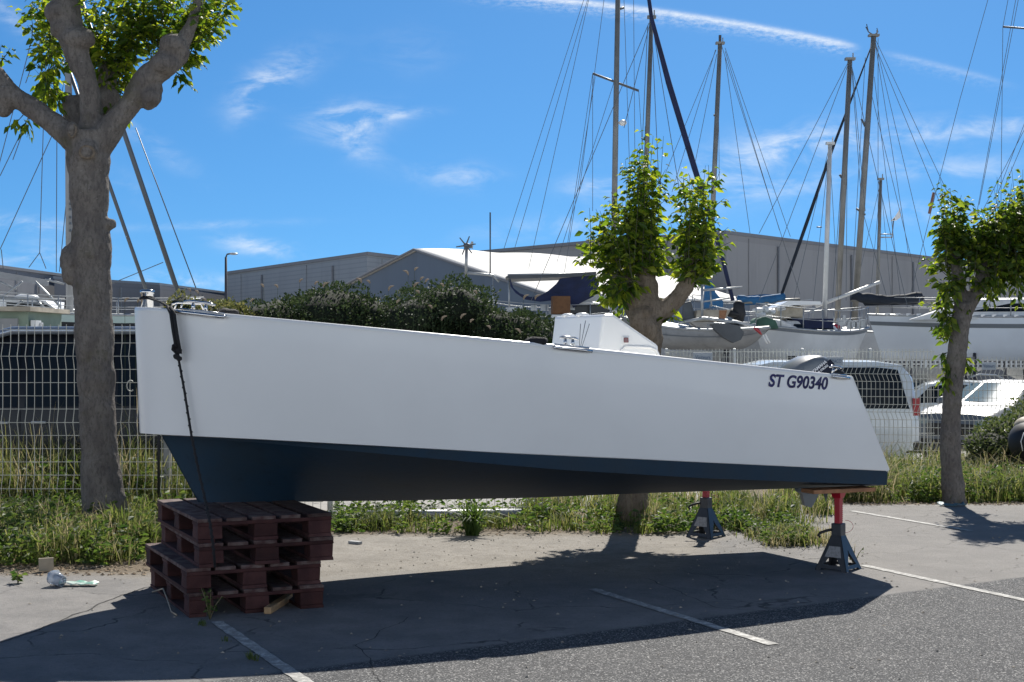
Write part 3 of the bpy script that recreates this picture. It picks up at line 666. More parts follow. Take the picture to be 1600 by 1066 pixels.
    for f_ in (.3, .8):
        for e_ in ((.3, -.2, -.8), (-.3, .3, -.8)):
            mb = MB(); q = bow+a*L*f_; mb.tube([q+Vector((0, 0, 1.5)), q+Vector(e_)], .07, 6); put(mb, 'boat_stand', M['rail'], t)
    mb = MB(); mb.prism([P(1087, 502, 36.5), P(1090, 485, 36.5), P(1132, 484, 36.5), P(1142, 484, 36.5), P(1132, 502, 36.5)], (0, 1.6, 0)); put(mb, 'deck_house', M['cream'], t)
    mb = MB(); mb.prism([P(1124, 502, 36.45), P(1124, 485, 36.45), P(1136, 485, 36.45), P(1132, 502, 36.45)], (0, .04, 0)); put(mb, 'door', M['plank'], t)
    mb = MB(); mb.prism([P(1064, 500, 36.6), P(1066, 474, 36.6), P(1080, 470, 36.6), P(1086, 500, 36.6)], (0, .8, 0)); mb.jitter(.08, 3, 2); put(mb, 'grey_cover', M['hulld'], t, bevel=.05)
    mb = MB(); mb.ball(P(1155, 488, 36.6), (.17, .2, .28), 10, 8); mb.ball(P(1148, 490, 36.6), (.2, .2, .12), 10, 8); mb.jitter(.07, 6, 2); put(mb, 'black_bag', M['black'], t)
    mb = MB(); mb.tube([P(1178, 512, 35), P(1184, 516, 35), P(1190, 523, 35)], [.03, .05, .02], 8); put(mb, 'bow_fitting', M['tail'], t)
    mb = MB(); mb.tube([P(1192, 524, 35), P(1199, 537, 35)], .02, 6); mb.tube([P(1196, 523, 35), P(1203, 536, 35)], .018, 6); put(mb, 'bow_roller', M['gel'], t)
    mb = MB()
    mb.tube([P(1060, 505, 36), P(1100, 497, 36), P(1150, 503, 36), P(1180, 511, 36)], .04, 6); mb.tube([P(1095, 454, 36.5), P(1160, 449, 36.5)], .03, 6); mb.tube([P(1095, 472, 36.5), P(1140, 466, 36.5)], .02, 6)
    mb.tube([P(1097, 500, 36.5), P(1097, 440, 36.5)], .035, 6); mb.tube([P(1112, 480, 36.5), P(1110, 455, 36.5)], .02, 6)
    put(mb, 'tubular_frame', M['galv'], t)
    ms = mast(t, P(1002, 470, 37), P(1018, 30, 37), .13)
    mb = MB(); mb.tube([P(1010, -30, 36.6), P(1018, 28, 36.6), P(1045, 130, 36.6), P(1085, 262, 36.6), P(1128, 400, 36.6), P(1145, 470, 36.6)], [.05, .05, .075, .075, .055, .05], 8); put(mb, 'furled_sail', M['navyc'], t)
    for a_, b_ in (((1014, 36), (830, 470)), ((1017, 30), (975, 200)), ((1018, 30), (1062, 300)), ((1012, 40), (1000, 300)), ((1018, 35), (1030, 300))):
        wire(t, [P(*a_, 36.8), P(*b_, 36.8)], .009)
    # ---- tall mast behind the middle tree with radar
    t = thing('sailing_yacht', (P(960, 500, 42).x, 42, -.8), 'yacht hidden by the middle tree with the tallest mast and a white radar', 'sailing boat', 'laid up sailing boats')
    x = P(960, 0, 42).x; hull(t, (x-3, 41), (x+4.5, 44), 3, 2.0, 2.0, .3, M['hullw'])
    ms = mast(t, P(957, 500, 42), P(966, -40, 42), .17, spreaders=[(P(926, 115, 42), P(998, 142, 42)), (P(966, 15, 42), P(975, 12, 42))])
    mb = MB(); mb.ball(P(973, 192, 42), (.12, .12, .09), 10, 8); mb.box(P(967, 192, 42), (.15, .05, .04)); put(mb, 'radar', M['gel'], ms)
    for a_, b_ in (((926, 115), (887, 380)), ((926, 115), (926, 330)), ((998, 142), (1010, 330)), ((912, 0), (787, 390)), ((918, 0), (803, 392)), ((922, -10), (826, 420)), ((945, -10), (905, 300)), ((962, 120), (870, 410)), ((975, 0), (985, 300)), ((990, 0), (992, 250)), ((930, 120), (875, 470))):
        wire(t, [P(*a_, 42), P(*b_, 42)], .008)
    # ---- right edge rigging
    t = thing('sailing_yacht', (P(1640, 500, 50).x, 50, -.8), 'yacht past the right edge showing only its spreader and stays above the right tree', 'sailing boat', 'laid up sailing boats')
    x = P(1640, 0, 50).x; hull(t, (x-2.0, 54), (x+7, 52), 3, 2.2, 2.2, .3, M['hullw'])
    ms = mast(t, P(1640, 500, 50), P(1640, -120, 50), .18, spreaders=[(P(1567, 42, 50), P(1700, 52, 50))])
    for a_, b_ in (((1576, -5), (1567, 42)), ((1567, 42), (1564, 320)), ((1588, -5), (1525, 340)), ((1592, -5), (1530, 320)), ((1545, -5), (1500, 155)), ((1500, 155), (1460, 310)), ((1460, 310), (1420, 470)), ((1602, 190), (1560, 300)), ((1602, 215), (1566, 300)), ((1367, 70), (1478, 340)), ((1602, 200), (1535, 330))):
        wire(t, [P(*a_, 50), P(*b_, 50)], .010)
    mb = MB(); mb.tube([P(1459, 301, 49.9), P(1452, 334, 49.9)], .05, 7); put(mb, 'furling_drum', mat('rust_canvas', (.22, .12, .09), .8), t)
    # ---- blue tarp boat behind the hedge
    D = 38
    t = thing('motor_cruiser', (P(850, 500, D).x, D, -.8), 'cruiser behind the hedge under a sagging navy tarpaulin with a small wind turbine', 'boat')
    x0 = P(735, 0, D).x; x1 = P(985, 0, D).x
    h, inf = hull(t, (x0, D), (x1, D+.8), 2.6, 2.35, 2.3, .3, M['hullw'])
    rail(t, inf, .02, .95, .5, 7)
    top = [(793, 434), (800, 431), (835, 431), (870, 430), (930, 424), (940, 440), (935, 460), (905, 470), (880, 478)]
    mb = MB(); poly = [(796, 434), (802, 450), (812, 459), (826, 464), (842, 464), (855, 456), (868, 443), (876, 434), (930, 428), (936, 445), (928, 462), (905, 474), (896, 480), (888, 472), (868, 470), (845, 472), (820, 468), (806, 458), (797, 448)]
    mb.prism([P(x, y, D-.6) for x, y in poly], (0, .05, 0)); mb.jitter(.05, 2.5, 3); put(mb, 'navy_tarpaulin', M['navyc'], t)
    mb = MB(); mb.prism([P(x, y, D-.62) for x, y in ((790, 432), (796, 429), (840, 430), (900, 427), (932, 425), (932, 431), (900, 433), (798, 436))], (0, 1.6, 0)); mb.jitter(.03, 3, 8); put(mb, 'tarpaulin_top', M['hulld'], t)
    mb = MB(); mb.tube([P(725, 426, D), P(770, 430, D), P(780, 440, D)], .035, 6); mb.tube([P(795, 431, D), P(796, 500, D)], .025, 6); mb.tube([P(793, 430, D), P(930, 427, D)], .03, 6); mb.tube([P(770, 430, D), P(771, 500, D)], .02, 6); mb.tube([P(898, 431, D), P(896, 500, D)], .02, 6)
    mb.tube([P(725, 426, D), P(727, 500, D)], .03, 6); mb.tube([P(905, 473, D), P(903, 500, D)], .02, 6)
    put(mb, 'tubular_frame', M['galv'], t)
    mb = MB(); mb.prism([P(x, y, D-.2) for x, y in ((882, 492), (885, 478), (900, 473), (920, 472), (936, 474), (955, 483), (975, 495))], (0, 1.4, 0)); put(mb, 'dark_dome', M['glass'], t, bevel=.05)
    mb = MB(); mb.tube([P(x, y, D-.25) for x, y in ((884, 480), (900, 474.5), (920, 473), (936, 475), (956, 484), (970, 493))], .035, 6); put(mb, 'dome_rim', M['gel'], t)
    mb = MB(); mb.prism([P(x, y, D+.8) for x, y in ((898, 474), (915, 466), (935, 458), (950, 462), (958, 478))], (0, .8, 0)); put(mb, 'white_canvas', M['gel2'], t)
    mb = MB()
    for i in range(7):
        mb = MB(); mb.box(P(800+i*16+rnd.uniform(-4, 4), 484+rnd.uniform(-4, 4), D-.3), (rnd.uniform(.1, .35), .2, rnd.uniform(.08, .22))); put(mb, 'deck_gear', M['galv'], t)
    # turbine
    w = thing('wind_turbine', P(728, 428, D), 'small six bladed wind generator on a thin pole above the hedge', 'wind turbine')
    hub = P(728, 384, D-.15); mb = MB(); mb.tube([P(728, 430, D), P(729, 386, D)], .04, 7); put(mb, 'pole', M['galv'], w)
    mb = MB(); mb.tube([hub+Vector((0, -.08, 0)), hub+Vector((.1, .25, 0))], [.07, .06], 10); mb.ball(hub+Vector((0, -.1, 0)), .065, 10, 6); put(mb, 'hub', M['stay'], w)
    for k in range(6):
        a_ = R(8+60*k); dr = Vector((math.cos(a_), 0, math.sin(a_))); pr = Vector((-dr.z, 0, dr.x))
        mb = MB(); c = hub+Vector((0, -.08, 0))
        mb.hexa([c+dr*.05-pr*.02, c+dr*.05+pr*.02, c+dr*.05+pr*.02+Vector((0, .03, 0)), c+dr*.05-pr*.02+Vector((0, .03, 0)), c+dr*.26-pr*.012, c+dr*.26+pr*.016, c+dr*.26+pr*.016+Vector((0, .02, 0)), c+dr*.26-pr*.012+Vector((0, .02, 0))])
        put(mb, 'blade', M['stay'], w)
    mb = MB(); mb.prism([hub+Vector((.08, .25, 0)), hub+Vector((.14, .25, .14)), hub+Vector((.19, .27, .12)), hub+Vector((.17, .27, -.08))], (0, .02, 0)); put(mb, 'tail_fin', M['galv'], w)
    mb = MB(); mb.tube([P(766, 430, D), P(766, 332, D)], .02, 5); put(mb, 'antenna', M['stay'], t)
    b = P(876, 491, D-1); mb = MB(); mb.box(b+Vector((0, 0, .23)), (.45, .4, .46), R(6)); o = put(mb, 'wooden_box', M['card'], base=b, bevel=.01)
    tag(o, 'square brown box standing beside the navy tarpaulin above the console', 'box')
    mb = MB(); mb.box(b-Vector((0, 0, .3)), (.5, .5, .56)); put(mb, 'box_shelf', M['hullw'], t)
    # ---- left yacht
    D = 34
    t = thing('sailing_yacht', (P(200, 500, D).x, D, -.8), 'dark hulled yacht behind the left tree with white rail and heavy forestays', 'sailing boat', 'laid up sailing boats')
    s0 = P(372, 0, D+1); s1 = P(-120, 0, D-1)
    h, inf = hull(t, (s0.x, D+1), (s1.x, D-1), 2.6, P(0, 489, D).z, P(0, 487, D).z+.15, .3, M['vand'], stripe=[(.0, .08, mat('pale_green', (.42, .52, .48), .5)), (.3, .62, mat('hull_grey_blue', (.13, .18, .21), .4, var=.15))], over=.7)
    rail(t, inf, .12, .95, .42, 9)
    ms = mast(t, P(109, 500, D), P(106, -70, D), .17, M['hullg'])
    mb = MB()
    for i in range(7): mb.box(P(110, 300+i*10+rnd.uniform(-3, 3), D-.1), (.05, .04, .06))
    put(mb, 'mast_fitting', M['stay'], ms)
    mb = MB(); mb.tube([P(228, 452, D), P(168, 280, D), P(107, 107, D)], .045, 7); put(mb, 'forestay', M['stay'], t)
    mb = MB(); mb.tube([P(284, 474, D), P(195, 210, D), P(107, -60, D)], .06, 7); put(mb, 'forestay', M['stay'], t)
    mb = MB(); mb.tube([P(212, 200, D), P(306, 450, D)], .014, 5); put(mb, 'stay', M['stay'], t)
    for a_, b_ in (((255, 410), (170, 445)), ((50, 60), (-10, 290)), ((105, 60), (0, 275)), ((105, 160), (0, 390)), ((62, 395), (68, 190)), ((62, 395), (45, 418)), ((62, 395), (72, 420)), ((88, 425), (89, 200)), ((93, 425), (105, 300)), ((103, 20), (20, 250)), ((2, 390), (5, 420)), ((75, 30), (40, 130))):
        wire(t, [P(*a_, D), P(*b_, D)], .010)
    # ---- left motor boat with dark windows & cover frame
    D = 38
    t = thing('motor_yacht', (P(40, 500, D).x, D, -.8), 'white motor yacht with dark side windows at the far left under a canvas frame', 'boat')
    s0 = P(118, 0, D); s1 = P(-200, 0, D)
    h, inf = hull(t, (s0.x, D), (s1.x, D), 3, P(0, 487, D).z, P(0, 484, D).z, .3, M['gel2'])
    mb = MB(); mb.prism([P(x, y, D-.8) for x, y in ((-40, 486), (-40, 464), (40, 466), (72, 470), (92, 486))], (0, 1.8, 0)); c_ = put(mb, 'cabin', M['gel'], t, bevel=.05)
    mb = MB(); mb.prism([P(x, y, D-.83) for x, y in ((10, 484), (10, 472), (66, 473), (86, 484))], (0, .04, 0)); put(mb, 'cabin_window', M['glass'], c_)
    mb = MB(); mb.ball(P(42, 465, D-.6), (.33, .3, .10), 10, 6); put(mb, 'dinghy', M['gel'], t)
    mb = MB(); mb.prism([P(x, y, D) for x, y in ((-60, 412), (0, 425), (70, 437), (75, 440), (74, 447), (0, 434), (-60, 424))], (0, .1, 0)); put(mb, 'canopy', M['hullg'], t)
    mb = MB()
    for a_, b_ in (((0, 440), (25, 452)), ((70, 436), (100, 444)), ((55, 440), (95, 480)), ((35, 440), (5, 464)), ((12, 464), (-10, 462)), ((72, 438), (79, 437)), ((35, 470), (22, 480)), ((55, 467), (72, 484)), ((0, 466), (115, 468))):
        mb.tube([P(*a_, D-1), P(*b_, D-1)], .03, 5)
    put(mb, 'canopy_frame', M['galv'], t)
    mb = MB(); mb.tube([P(105, 484, D-1), P(106, 462, D-1)], [.09, .07], 8); put(mb, 'fender', M['black'], t)
    # booth
    b = gnd(18, 27); t = thing('kiosk', b, 'small greenish kiosk with cream flat roof at the left edge', 'kiosk')
    mb = MB(); x0 = P(-60, 0, 27).x; x1 = P(44, 0, 27).x
    zt = P(0, 487, 27).z
    mb.hexa([(x0, 27, b.z), (x1, 27, b.z), (x1, 29, b.z), (x0, 29, b.z), (x0, 27, zt), (x1, 27, zt), (x1, 29, zt), (x0, 29, zt)]); w_ = put(mb, 'wall', M['booth'], t)
    mb = MB(); mb.box(((x0+x1)/2+.06, 27.9, zt+.045), (x1-x0+.16, 2.4, .085)); put(mb, 'roof', M['cream'], t)
    mb = MB(); mb.box(P(14, 512, 26.97), (.34, .06, .34)); put(mb, 'window', M['hullg'], t)
    mb = MB(); mb.box((x1+.12, 27.3, (b.z+zt)/2-.1), (.1, .1, zt-b.z-.2)); mb.box((x1+.08, 27.2, 1.95), (.1, .3, .25)); put(mb, 'corner_post', M['gel2'], t)
yachts()

# ------------------------------------------------------------------ dark quay railing
def quay_rail():
    D = 39; t = thing('quay_railing', (P(1500, 0, D).x, D, -.8), 'dark slotted railing running under the big pale yacht hull', 'railing')
    x0 = P(1275, 0, D).x; x1 = P(1720, 0, D).x
    for y0 in (566, 572):
        mb = MB(); z = P(0, y0, D).z
        mb.box(((x0+x1)/2, D, z), (x1-x0, .06, .06)); put(mb, 'rail', M['rail'], t)
    mb = MB(); n = 60
    for i in range(n): mb.box((lerp(x0, x1, i/n), D-.05, P(0, 569, D).z), (.05, .03, .2))
    put(mb, 'slats', M['galv'], t)
    for i in range(7):
        mb = MB(); zz = P(0, 566, D).z; mb.box((lerp(x0, x1, i/6), D+.06, (zz-.8)/2), (.07, .05, zz+.8)); put(mb, 'post', M['rail'], t)
quay_rail()

# ------------------------------------------------------------------ vehicles
def vehicle(name, label, cat, loc, rz, L, W_, st, paint, wins, screen=None, rear=None, wheels=(.85, 3.4), wr=.32, glass=None, roofpaint=None, group=None):
    """x=0 front bumper, +x rearwards. st: (x, zlow, zbelt, ztop, topwidth)"""
    t = thing(name, loc, label, cat, group, rz)
    xs = [a[0] for a in st]
    def sec(x):
        return [float(np.interp(x, xs, [a[k] for a in st])) for k in range(1, 5)]
    def q(x, r_, s_):  # r_ 0 belt ..1 top edge
        zl, zb, zt, tw = sec(x); fr = min(1, x/.25, (L-x)/.15+.0) if L > 0 else 1
        w = W_/2*lerp(.86, 1, max(0, min(1, fr)))
        return Vector((x, s_*lerp(w*.985, w*tw, r_), lerp(zb, zt, r_)))
    rows = []
    xx = sorted(set([0, .05, .12, .25]+[round(v, 3) for v in np.linspace(.4, L-.25, 26)]+[L-.15, L-.06, L]+[a[0] for a in st]))
    for x in xx:
        zl, zb, zt, tw = sec(x); fr = max(0, min(1, x/.25, (L-x)/.15)); w = W_/2*lerp(.86, 1, fr)
        h = [(w*.93, zl), (w, zl+.12), (w*1.005, lerp(zl, zb, .6)), (w*.985, zb), (lerp(w*.985, w*tw, .85), lerp(zb, zt, .85)), (w*tw*.93, zt-.005), (w*tw*.5, zt+.02)]
        row = [Vector((x, -a, z)) for a, z in h]+[Vector((x, a, z)) for a, z in h[::-1]]
        rows.append(row)
    mb = MB(); mb.loft(rows, True, True, sm=True); body = put(mb, 'body', paint, t, world=False)
    m = body.modifiers.new('e', 'EDGE_SPLIT'); m.split_angle = R(40)
    g = glass or M['glass']
    for s_ in (-1, 1):
        for (x0, x1, r0, r1, c0, c1) in wins:
            ps = []
            for i in range(9):
                x = lerp(x0, x1, i/8); ps.append((q(x, r0, s_), q(lerp(x0+c0, x1-c1, i/8), r1, s_)))
            mb = MB(); off = Vector((0, s_*.012, .004)); mb.grid([[a+off for a, _ in ps], [lerp(a, b, .5)+off for a, b in ps], [b+off for _, b in ps]])
            put(mb, 'side_window', g, t, world=False)
    def across(x0, x1, nm, gg, lift, lo=.0, hi=1.0):
        rows_ = []
        for i in range(7):
            x = lerp(x0, x1, i/6); zl, zb, zt, tw = sec(x); w = W_/2*tw*.9
            rows_.append([Vector((x, w*k/4, zt+.03-abs(k)/4*.02)) for k in range(-4, 5)])
        mb = MB(); mb.grid(rows_); put(mb, nm, gg, t, world=False)
    for s_ in (-1, 1):
        for x in (wins[0][0]-.05, wins[0][1]+.035, wins[1][1]+.035):
            if x > L-.3: continue
            mb = MB(); zl, zb, zt, tw = sec(x); w = W_/2; mb.tube([(x, s_*(w*.99), zl+.16), (x, s_*(w*1.006), lerp(zl, zb, .6)), (x, s_*(w*.988), zb)], .006, 4); put(mb, 'door_gap', M['black'], t, world=False)
        for x in (wins[0][1]-.16, wins[1][0]+.16):
            mb = MB(); zl, zb, zt, tw = sec(x); mb.box((x, s_*(W_/2*1.005+.01), zb-.12), (.16, .03, .03)); put(mb, 'door_handle', M['galv'], t, world=False, bevel=.008)
        mb = MB(); mb.box((L-.12, s_*(W_/2*.93), .42), (.32, .12, .2)); put(mb, 'bumper_corner', M['black'], t, world=False, bevel=.03)
    if screen: across(screen[0], screen[1], 'windscreen', glass or M['glassb'], .02)
    for wx in wheels:
        for s_ in (-1, 1):
            c = Vector((wx, s_*(W_/2-.09), wr)); mb = MB()
            mb.tube([c+Vector((0, s_*-.1, 0)), c+Vector((0, s_*.085, 0)), c+Vector((0, s_*.105, 0))], [wr, wr, wr*.9], 24); w_ = put(mb, 'wheel', M['tyre'], t, world=False)
            mb = MB(); mb.tube([c+Vector((0, s_*.09, 0)), c+Vector((0, s_*.112, 0))], [wr*.62, wr*.55], 20); put(mb, 'rim', M['galv'], w_, world=False)
            mb = MB(); arc = [c+Vector((math.cos(a_)*(wr+.07), s_*.098, math.sin(a_)*(wr+.07))) for a_ in np.linspace(0, math.pi, 14)]
            mb.tube(arc, .045, 6); put(mb, 'wheel_arch', M['black'], t, world=False)
    return t, q, sec
VAN = [(0, .35, .72, .80, .8), (.15, .25, .85, .95, .82), (.75, .25, .98, 1.12, .86), (1.05, .25, 1.0, 1.2, .86), (1.75, .25, 1.02, 1.82, .80), (2.1, .25, 1.02, 1.9, .80), (3.9, .25, 1.04, 1.9, .80), (4.35, .25, 1.04, 1.84, .78), (4.55, .28, 1.04, 1.62, .80), (4.62, .3, 1.04, 1.12, .86)]
vw = [(1.35, 2.15, .06, .86, .55, .0), (2.2, 3.15, .06, .88, 0, 0), (3.22, 4.42, .06, .88, 0, .16)]
xr = P(1425, 0, 25.2).x
t, q, sec = vehicle('minivan', 'white minivan behind the mesh fence beyond the boat stern', 'van', (xr-4.62*.995, 25.6, gz(0, 25.6)), R(2), 4.62, 1.9, VAN, M['vanw'], vw, (1.12, 1.7))
for s_ in (-1, 1):
    mb = MB(); mb.box((4.54, s_*.88, 1.12), (.12, .10, .3)); put(mb, 'tail_lamp', M['tail'], t, world=False)
    mb = MB(); mb.ball((1.55, s_*1.02, 1.12), (.09, .12, .13), 10, 8); put(mb, 'door_mirror', M['vanw'], t, world=False)
mb = MB(); mb.box((2.6, 0, 1.96), (.16, .03, .07)); put(mb, 'roof_aerial', M['black'], t, world=False)
VAN2 = [(0, .3, .72, .80, .8), (.15, .22, .82, .92, .82), (.9, .22, .95, 1.10, .86), (1.15, .22, .98, 1.2, .86), (2.0, .22, 1.0, 1.70, .78), (2.5, .22, 1.0, 1.83, .78), (4.2, .22, 1.02, 1.83, .78), (4.6, .25, 1.02, 1.7, .8), (4.75, .3, 1.0, 1.1, .86)]
xl = P(-70, 0, 15.4).x
t, q, sec = vehicle('minivan', 'black minivan with a painted sky sheen on its roof behind the fence at the left', 'van', (xl-1.9, 16.2, gz(0, 16)), R(0), 4.75, 1.86, VAN2, M['vand'], [(1.6, 2.6, .05, .82, .5, 0), (2.68, 3.6, .05, .84, 0, 0), (3.66, 4.55, .05, .84, 0, .12)], (1.25, 1.95))
mb = MB()
for s_ in (-1, 1): mb.tube([(x, s_*.74, z+.03) for x, z in ((1.6, 1.47), (2.0, 1.70), (2.5, 1.83), (4.2, 1.83), (4.6, 1.7))], .045, 8)
mb.grid([[Vector((x, k*.18, z+.045)) for k in range(-4, 5)] for x, z in ((2.0, 1.70), (2.5, 1.835), (3.3, 1.845), (4.2, 1.835), (4.6, 1.7))])
put(mb, 'roof_sheen_sheet', M['roofs'], t, world=False)  # sheet coloured like the sky's reflection in the black roof
SUVP = [(0, .35, .70, .78, .8), (.1, .25, .85, .95, .84), (.55, .25, .95, 1.06, .86), (1.1, .25, 1.0, 1.12, .88), (1.25, .25, 1.0, 1.14, .86), (2.15, .25, 1.02, 1.52, .72), (2.6, .25, 1.03, 1.58, .70), (3.5, .25, 1.05, 1.54, .70), (4.1, .25, 1.08, 1.40, .76), (4.4, .28, 1.0, 1.1, .86)]
sx = P(1437, 0, 28.0)
t, q, sec = vehicle('car', 'silver crossover car facing the fence beside the right tree', 'car', (8.62, 28.3, gz(0, 28.3)), R(47), 4.4, 1.84, SUVP, M['suv'], [(1.6, 2.5, .06, .84, .5, 0), (2.56, 3.4, .06, .84, 0, 0), (3.46, 4.0, .06, .7, 0, .2)], (1.27, 2.14), wheels=(.85, 3.5))
for s_ in (-1, 1):
    mb = MB(); mb.ball((1.75, s_*1.03, 1.15), (.10, .14, .1), 10, 8); put(mb, 'door_mirror', M['suv'], t, world=False)
    mb = MB(); mb.box((.12, s_*.68, .82), (.25, .35, .12)); put(mb, 'headlight', M['glassb'], t, world=False)
mb = MB(); mb.box((.0, 0, .66), (.06, 1.0, .24)); put(mb, 'grille', M['black'], t, world=False)
mb = MB(); mb.box((.02, 0, .4), (.06, 1.3, .14)); put(mb, 'lower_grille', M['black'], t, world=False)
mb = MB()
for s_ in (-1, 1): mb.tube([(x, s_*.62, z+.05) for x, z in ((2.2, 1.6), (2.6, 1.65), (3.4, 1.62), (3.9, 1.5))], .02, 6)
put(mb, 'roof_rail', M['galv'], t, world=False)
HAT = [(0, .3, .62, .70, .8), (.15, .22, .74, .84, .84), (.8, .22, .86, .98, .86), (1.0, .22, .88, 1.02, .86), (1.7, .22, .9, 1.42, .76), (2.2, .22, .9, 1.5, .75), (3.2, .22, .92, 1.46, .75), (3.8, .24, .92, 1.0, .84), (3.9, .28, .8, .9, .86)]
hx = P(1431, 0, 38).x
vehicle('car', 'small white hatchback seen between the minivan and the silver car', 'car', (hx-1.5, 38, -.8), R(-12), 3.9, 1.7, HAT, M['vanw'], [(1.3, 2.1, .06, .84, .45, 0), (2.16, 3.0, .06, .84, 0, 0)], (1.05, 1.65), wheels=(.75, 3.15))
hx = P(1045, 0, 27).x
vehicle('car', 'white car whose roof shows above the boat left of the minivan', 'car', (hx-1.9, 28.5, gz(0, 28.5)), R(3), 4.4, 1.8, [(a, b, c, d*1.18, e) for a, b, c, d, e in SUVP], M['vanw'], [(1.6, 2.5, .06, .84, .5, 0), (2.56, 3.4, .06, .84, 0, 0)], (1.3, 1.98), wheels=(.85, 3.5))

# ------------------------------------------------------------------ fences
def text_mesh(s, size, mat_, name, parent, origin, ex, ey, bold=0, ext=.002, shear=0, width=None, align='LEFT', conform=None):
    cu = bpy.data.curves.new('t', 'FONT'); cu.body = s; cu.size = size; cu.extrude = ext; cu.offset = bold; cu.shear = shear; cu.align_x = align
    tmp = bpy.data.objects.new('t', cu); C.objects.link(tmp)
    bpy.context.view_layer.update()
    me = bpy.data.meshes.new_from_object(tmp.evaluated_get(bpy.context.evaluated_depsgraph_get()))
    bpy.data.objects.remove(tmp); me.name = name; me.materials.clear()
    xs = [v.co.x for v in me.vertices]; w = max(xs)-min(xs)
    k = (width/w) if width else 1
    ex = Vector(ex).normalized(); ey = Vector(ey); ey = (ey-ex*ey.dot(ex)).normalized(); ez = ex.cross(ey)
    for v in me.vertices:
        c = v.co.copy(); v.co = Vector(origin)+ex*(c.x-(min(xs) if align == 'LEFT' else 0))*k+ey*c.y+ez*c.z
    if conform: conform(me)
    return link(name, me, mat_, parent)
def mesh_fence(label, a, b, z0a, z0b, h, pitch=.074, hp=.123, posts=2.5, folds=(0,), name='mesh_fence', r=.0034, postm=None, first=0, tip=True, lat=0):
    a = Vector((a[0], a[1], 0)); b = Vector((b[0], b[1], 0)); L = (b-a).length; u = (b-a)/L; n = Vector((-u.y, u.x, 0))
    if n.y > 0: n = -n
    t = thing(name, (a.x, a.y, z0a), label, 'fence')
    nz = int(h/hp)+1; fold_set = set()
    for f0 in folds: fold_set.add(f0)
    def zb(s): return lerp(z0a, z0b, s/L)
    def bulge(z):  # V folds in the vertical wires
        o = 0
        for f0 in folds:
            dz = abs(z-f0)
            if dz < hp: o = max(o, (1-dz/hp)*.045)
        return o
    mb = MB(); k = int(L/pitch)
    zs = sorted(set([0, h+(.03 if tip else 0)]+[v for f0 in folds for v in (f0-hp, f0, f0+hp) if 0 < v < h]))
    for i in range(k+1):
        s = i*pitch; p = a+u*s
        mb.tube([p+n*bulge(z)-u*(bulge(z)/.045*lat)+Vector((0, 0, zb(s)+z)) for z in zs], r, 4, cap=False)
    put(mb, 'vertical_wires', M['wire'], t)
    mb = MB()
    for j in range(nz):
        z = h-.02-j*hp
        if z < .02: break
        z_ = z
        mb.tube([a+n*(bulge(z_)+.005)+Vector((0, 0, z0a+z_)), b+n*(bulge(z_)+.005)+Vector((0, 0, z0b+z_))], r*1.15, 4, cap=False)
    put(mb, 'horizontal_wires', M['wire'], t)
    s = first
    while s <= L:
        p = a+u*s; mb = MB(); mb.box(p-n*.03+Vector((0, 0, zb(s)+h/2+.02)), (.05, .05, h+.04), math.atan2(u.y, u.x)); put(mb, 'post', postm or M['wire'], t, bevel=.004); s += posts
    return t
FL = 13.4
zt = EYE+28/F*FL
hpL = .123
f_in = [zt-.02-hpL*k for k in (2, 7, 12)]
mesh_fence('cream wire mesh fence panels behind the left tree and boat bow', (P(-120, 0, FL).x, FL), (P(505, 0, FL).x, FL), 0, 0, zt, folds=f_in, posts=2.5, first=1.61)
mesh_fence('lower cream mesh fence panels hidden behind the middle of the boat', (P(512, 0, FL).x, FL), (P(880, 0, FL).x, FL), 0, 0, 1.1, folds=(.8,), posts=2.2, first=.02)
FR = 23.0; zr = P(0, 563, FR).z; gr = gz(0, FR)
hR = zr-gr
mesh_fence('cream wire mesh fence in front of the parked minivan and silver car', (P(1046, 0, FR).x, FR+.3), (P(1750, 0, FR).x, FR), gr+.08, gr, hR, pitch=.071, hp=.122, folds=[hR-.02-.122*k for k in (2, 7, 12)], posts=2.28, first=.0, r=.0055, lat=.055)
mesh_fence('short yellowish bar fence left of the minivan with light post tops', (P(1040, 0, 26.5).x, 26.5), (P(1460, 0, 26.5).x, 26.5), gz(0, 26.5), gz(0, 26.5), P(0, 548, 26.5).z-gz(0, 26.5), pitch=.066, hp=.5, folds=(), posts=1.25, first=.02, r=.008, name='bar_fence', postm=M['galv'])
def fsign(px0, px1, py0, py1, d, txt, label):
    a = P(px0, py1, d); b = P(px1, py0, d); c = (a+b)/2
    mb = MB(); mb.box(c, (b.x-a.x, .008, b.z-a.z)); o = put(mb, 'fence_sign', M['sign'], base=c, bevel=.002); tag(o, label, 'sign', 'signs on the mesh fence')
    text_mesh(txt, (b.z-a.z)*.62, M['signt'], 'sign_lettering', o, Vector((a.x+(b.x-a.x)*.1-c.x, -.006, a.z+(b.z-a.z)*.3-c.z))+c, (1, 0, 0), (0, 0, 1), width=(b.x-a.x)*.8)
fsign(1083, 1113, 551, 566, 22.9, 'Visiteurs', 'grey sign reading Visiteurs just above the boat edge')
fsign(1289, 1317, 558, 571, 22.9, 'PREMACO', 'pale sign on the fence in front of the minivan window')
fsign(1534, 1556, 566, 578, 22.9, 'Visiteurs', 'small grey sign on the fence right of the right tree')
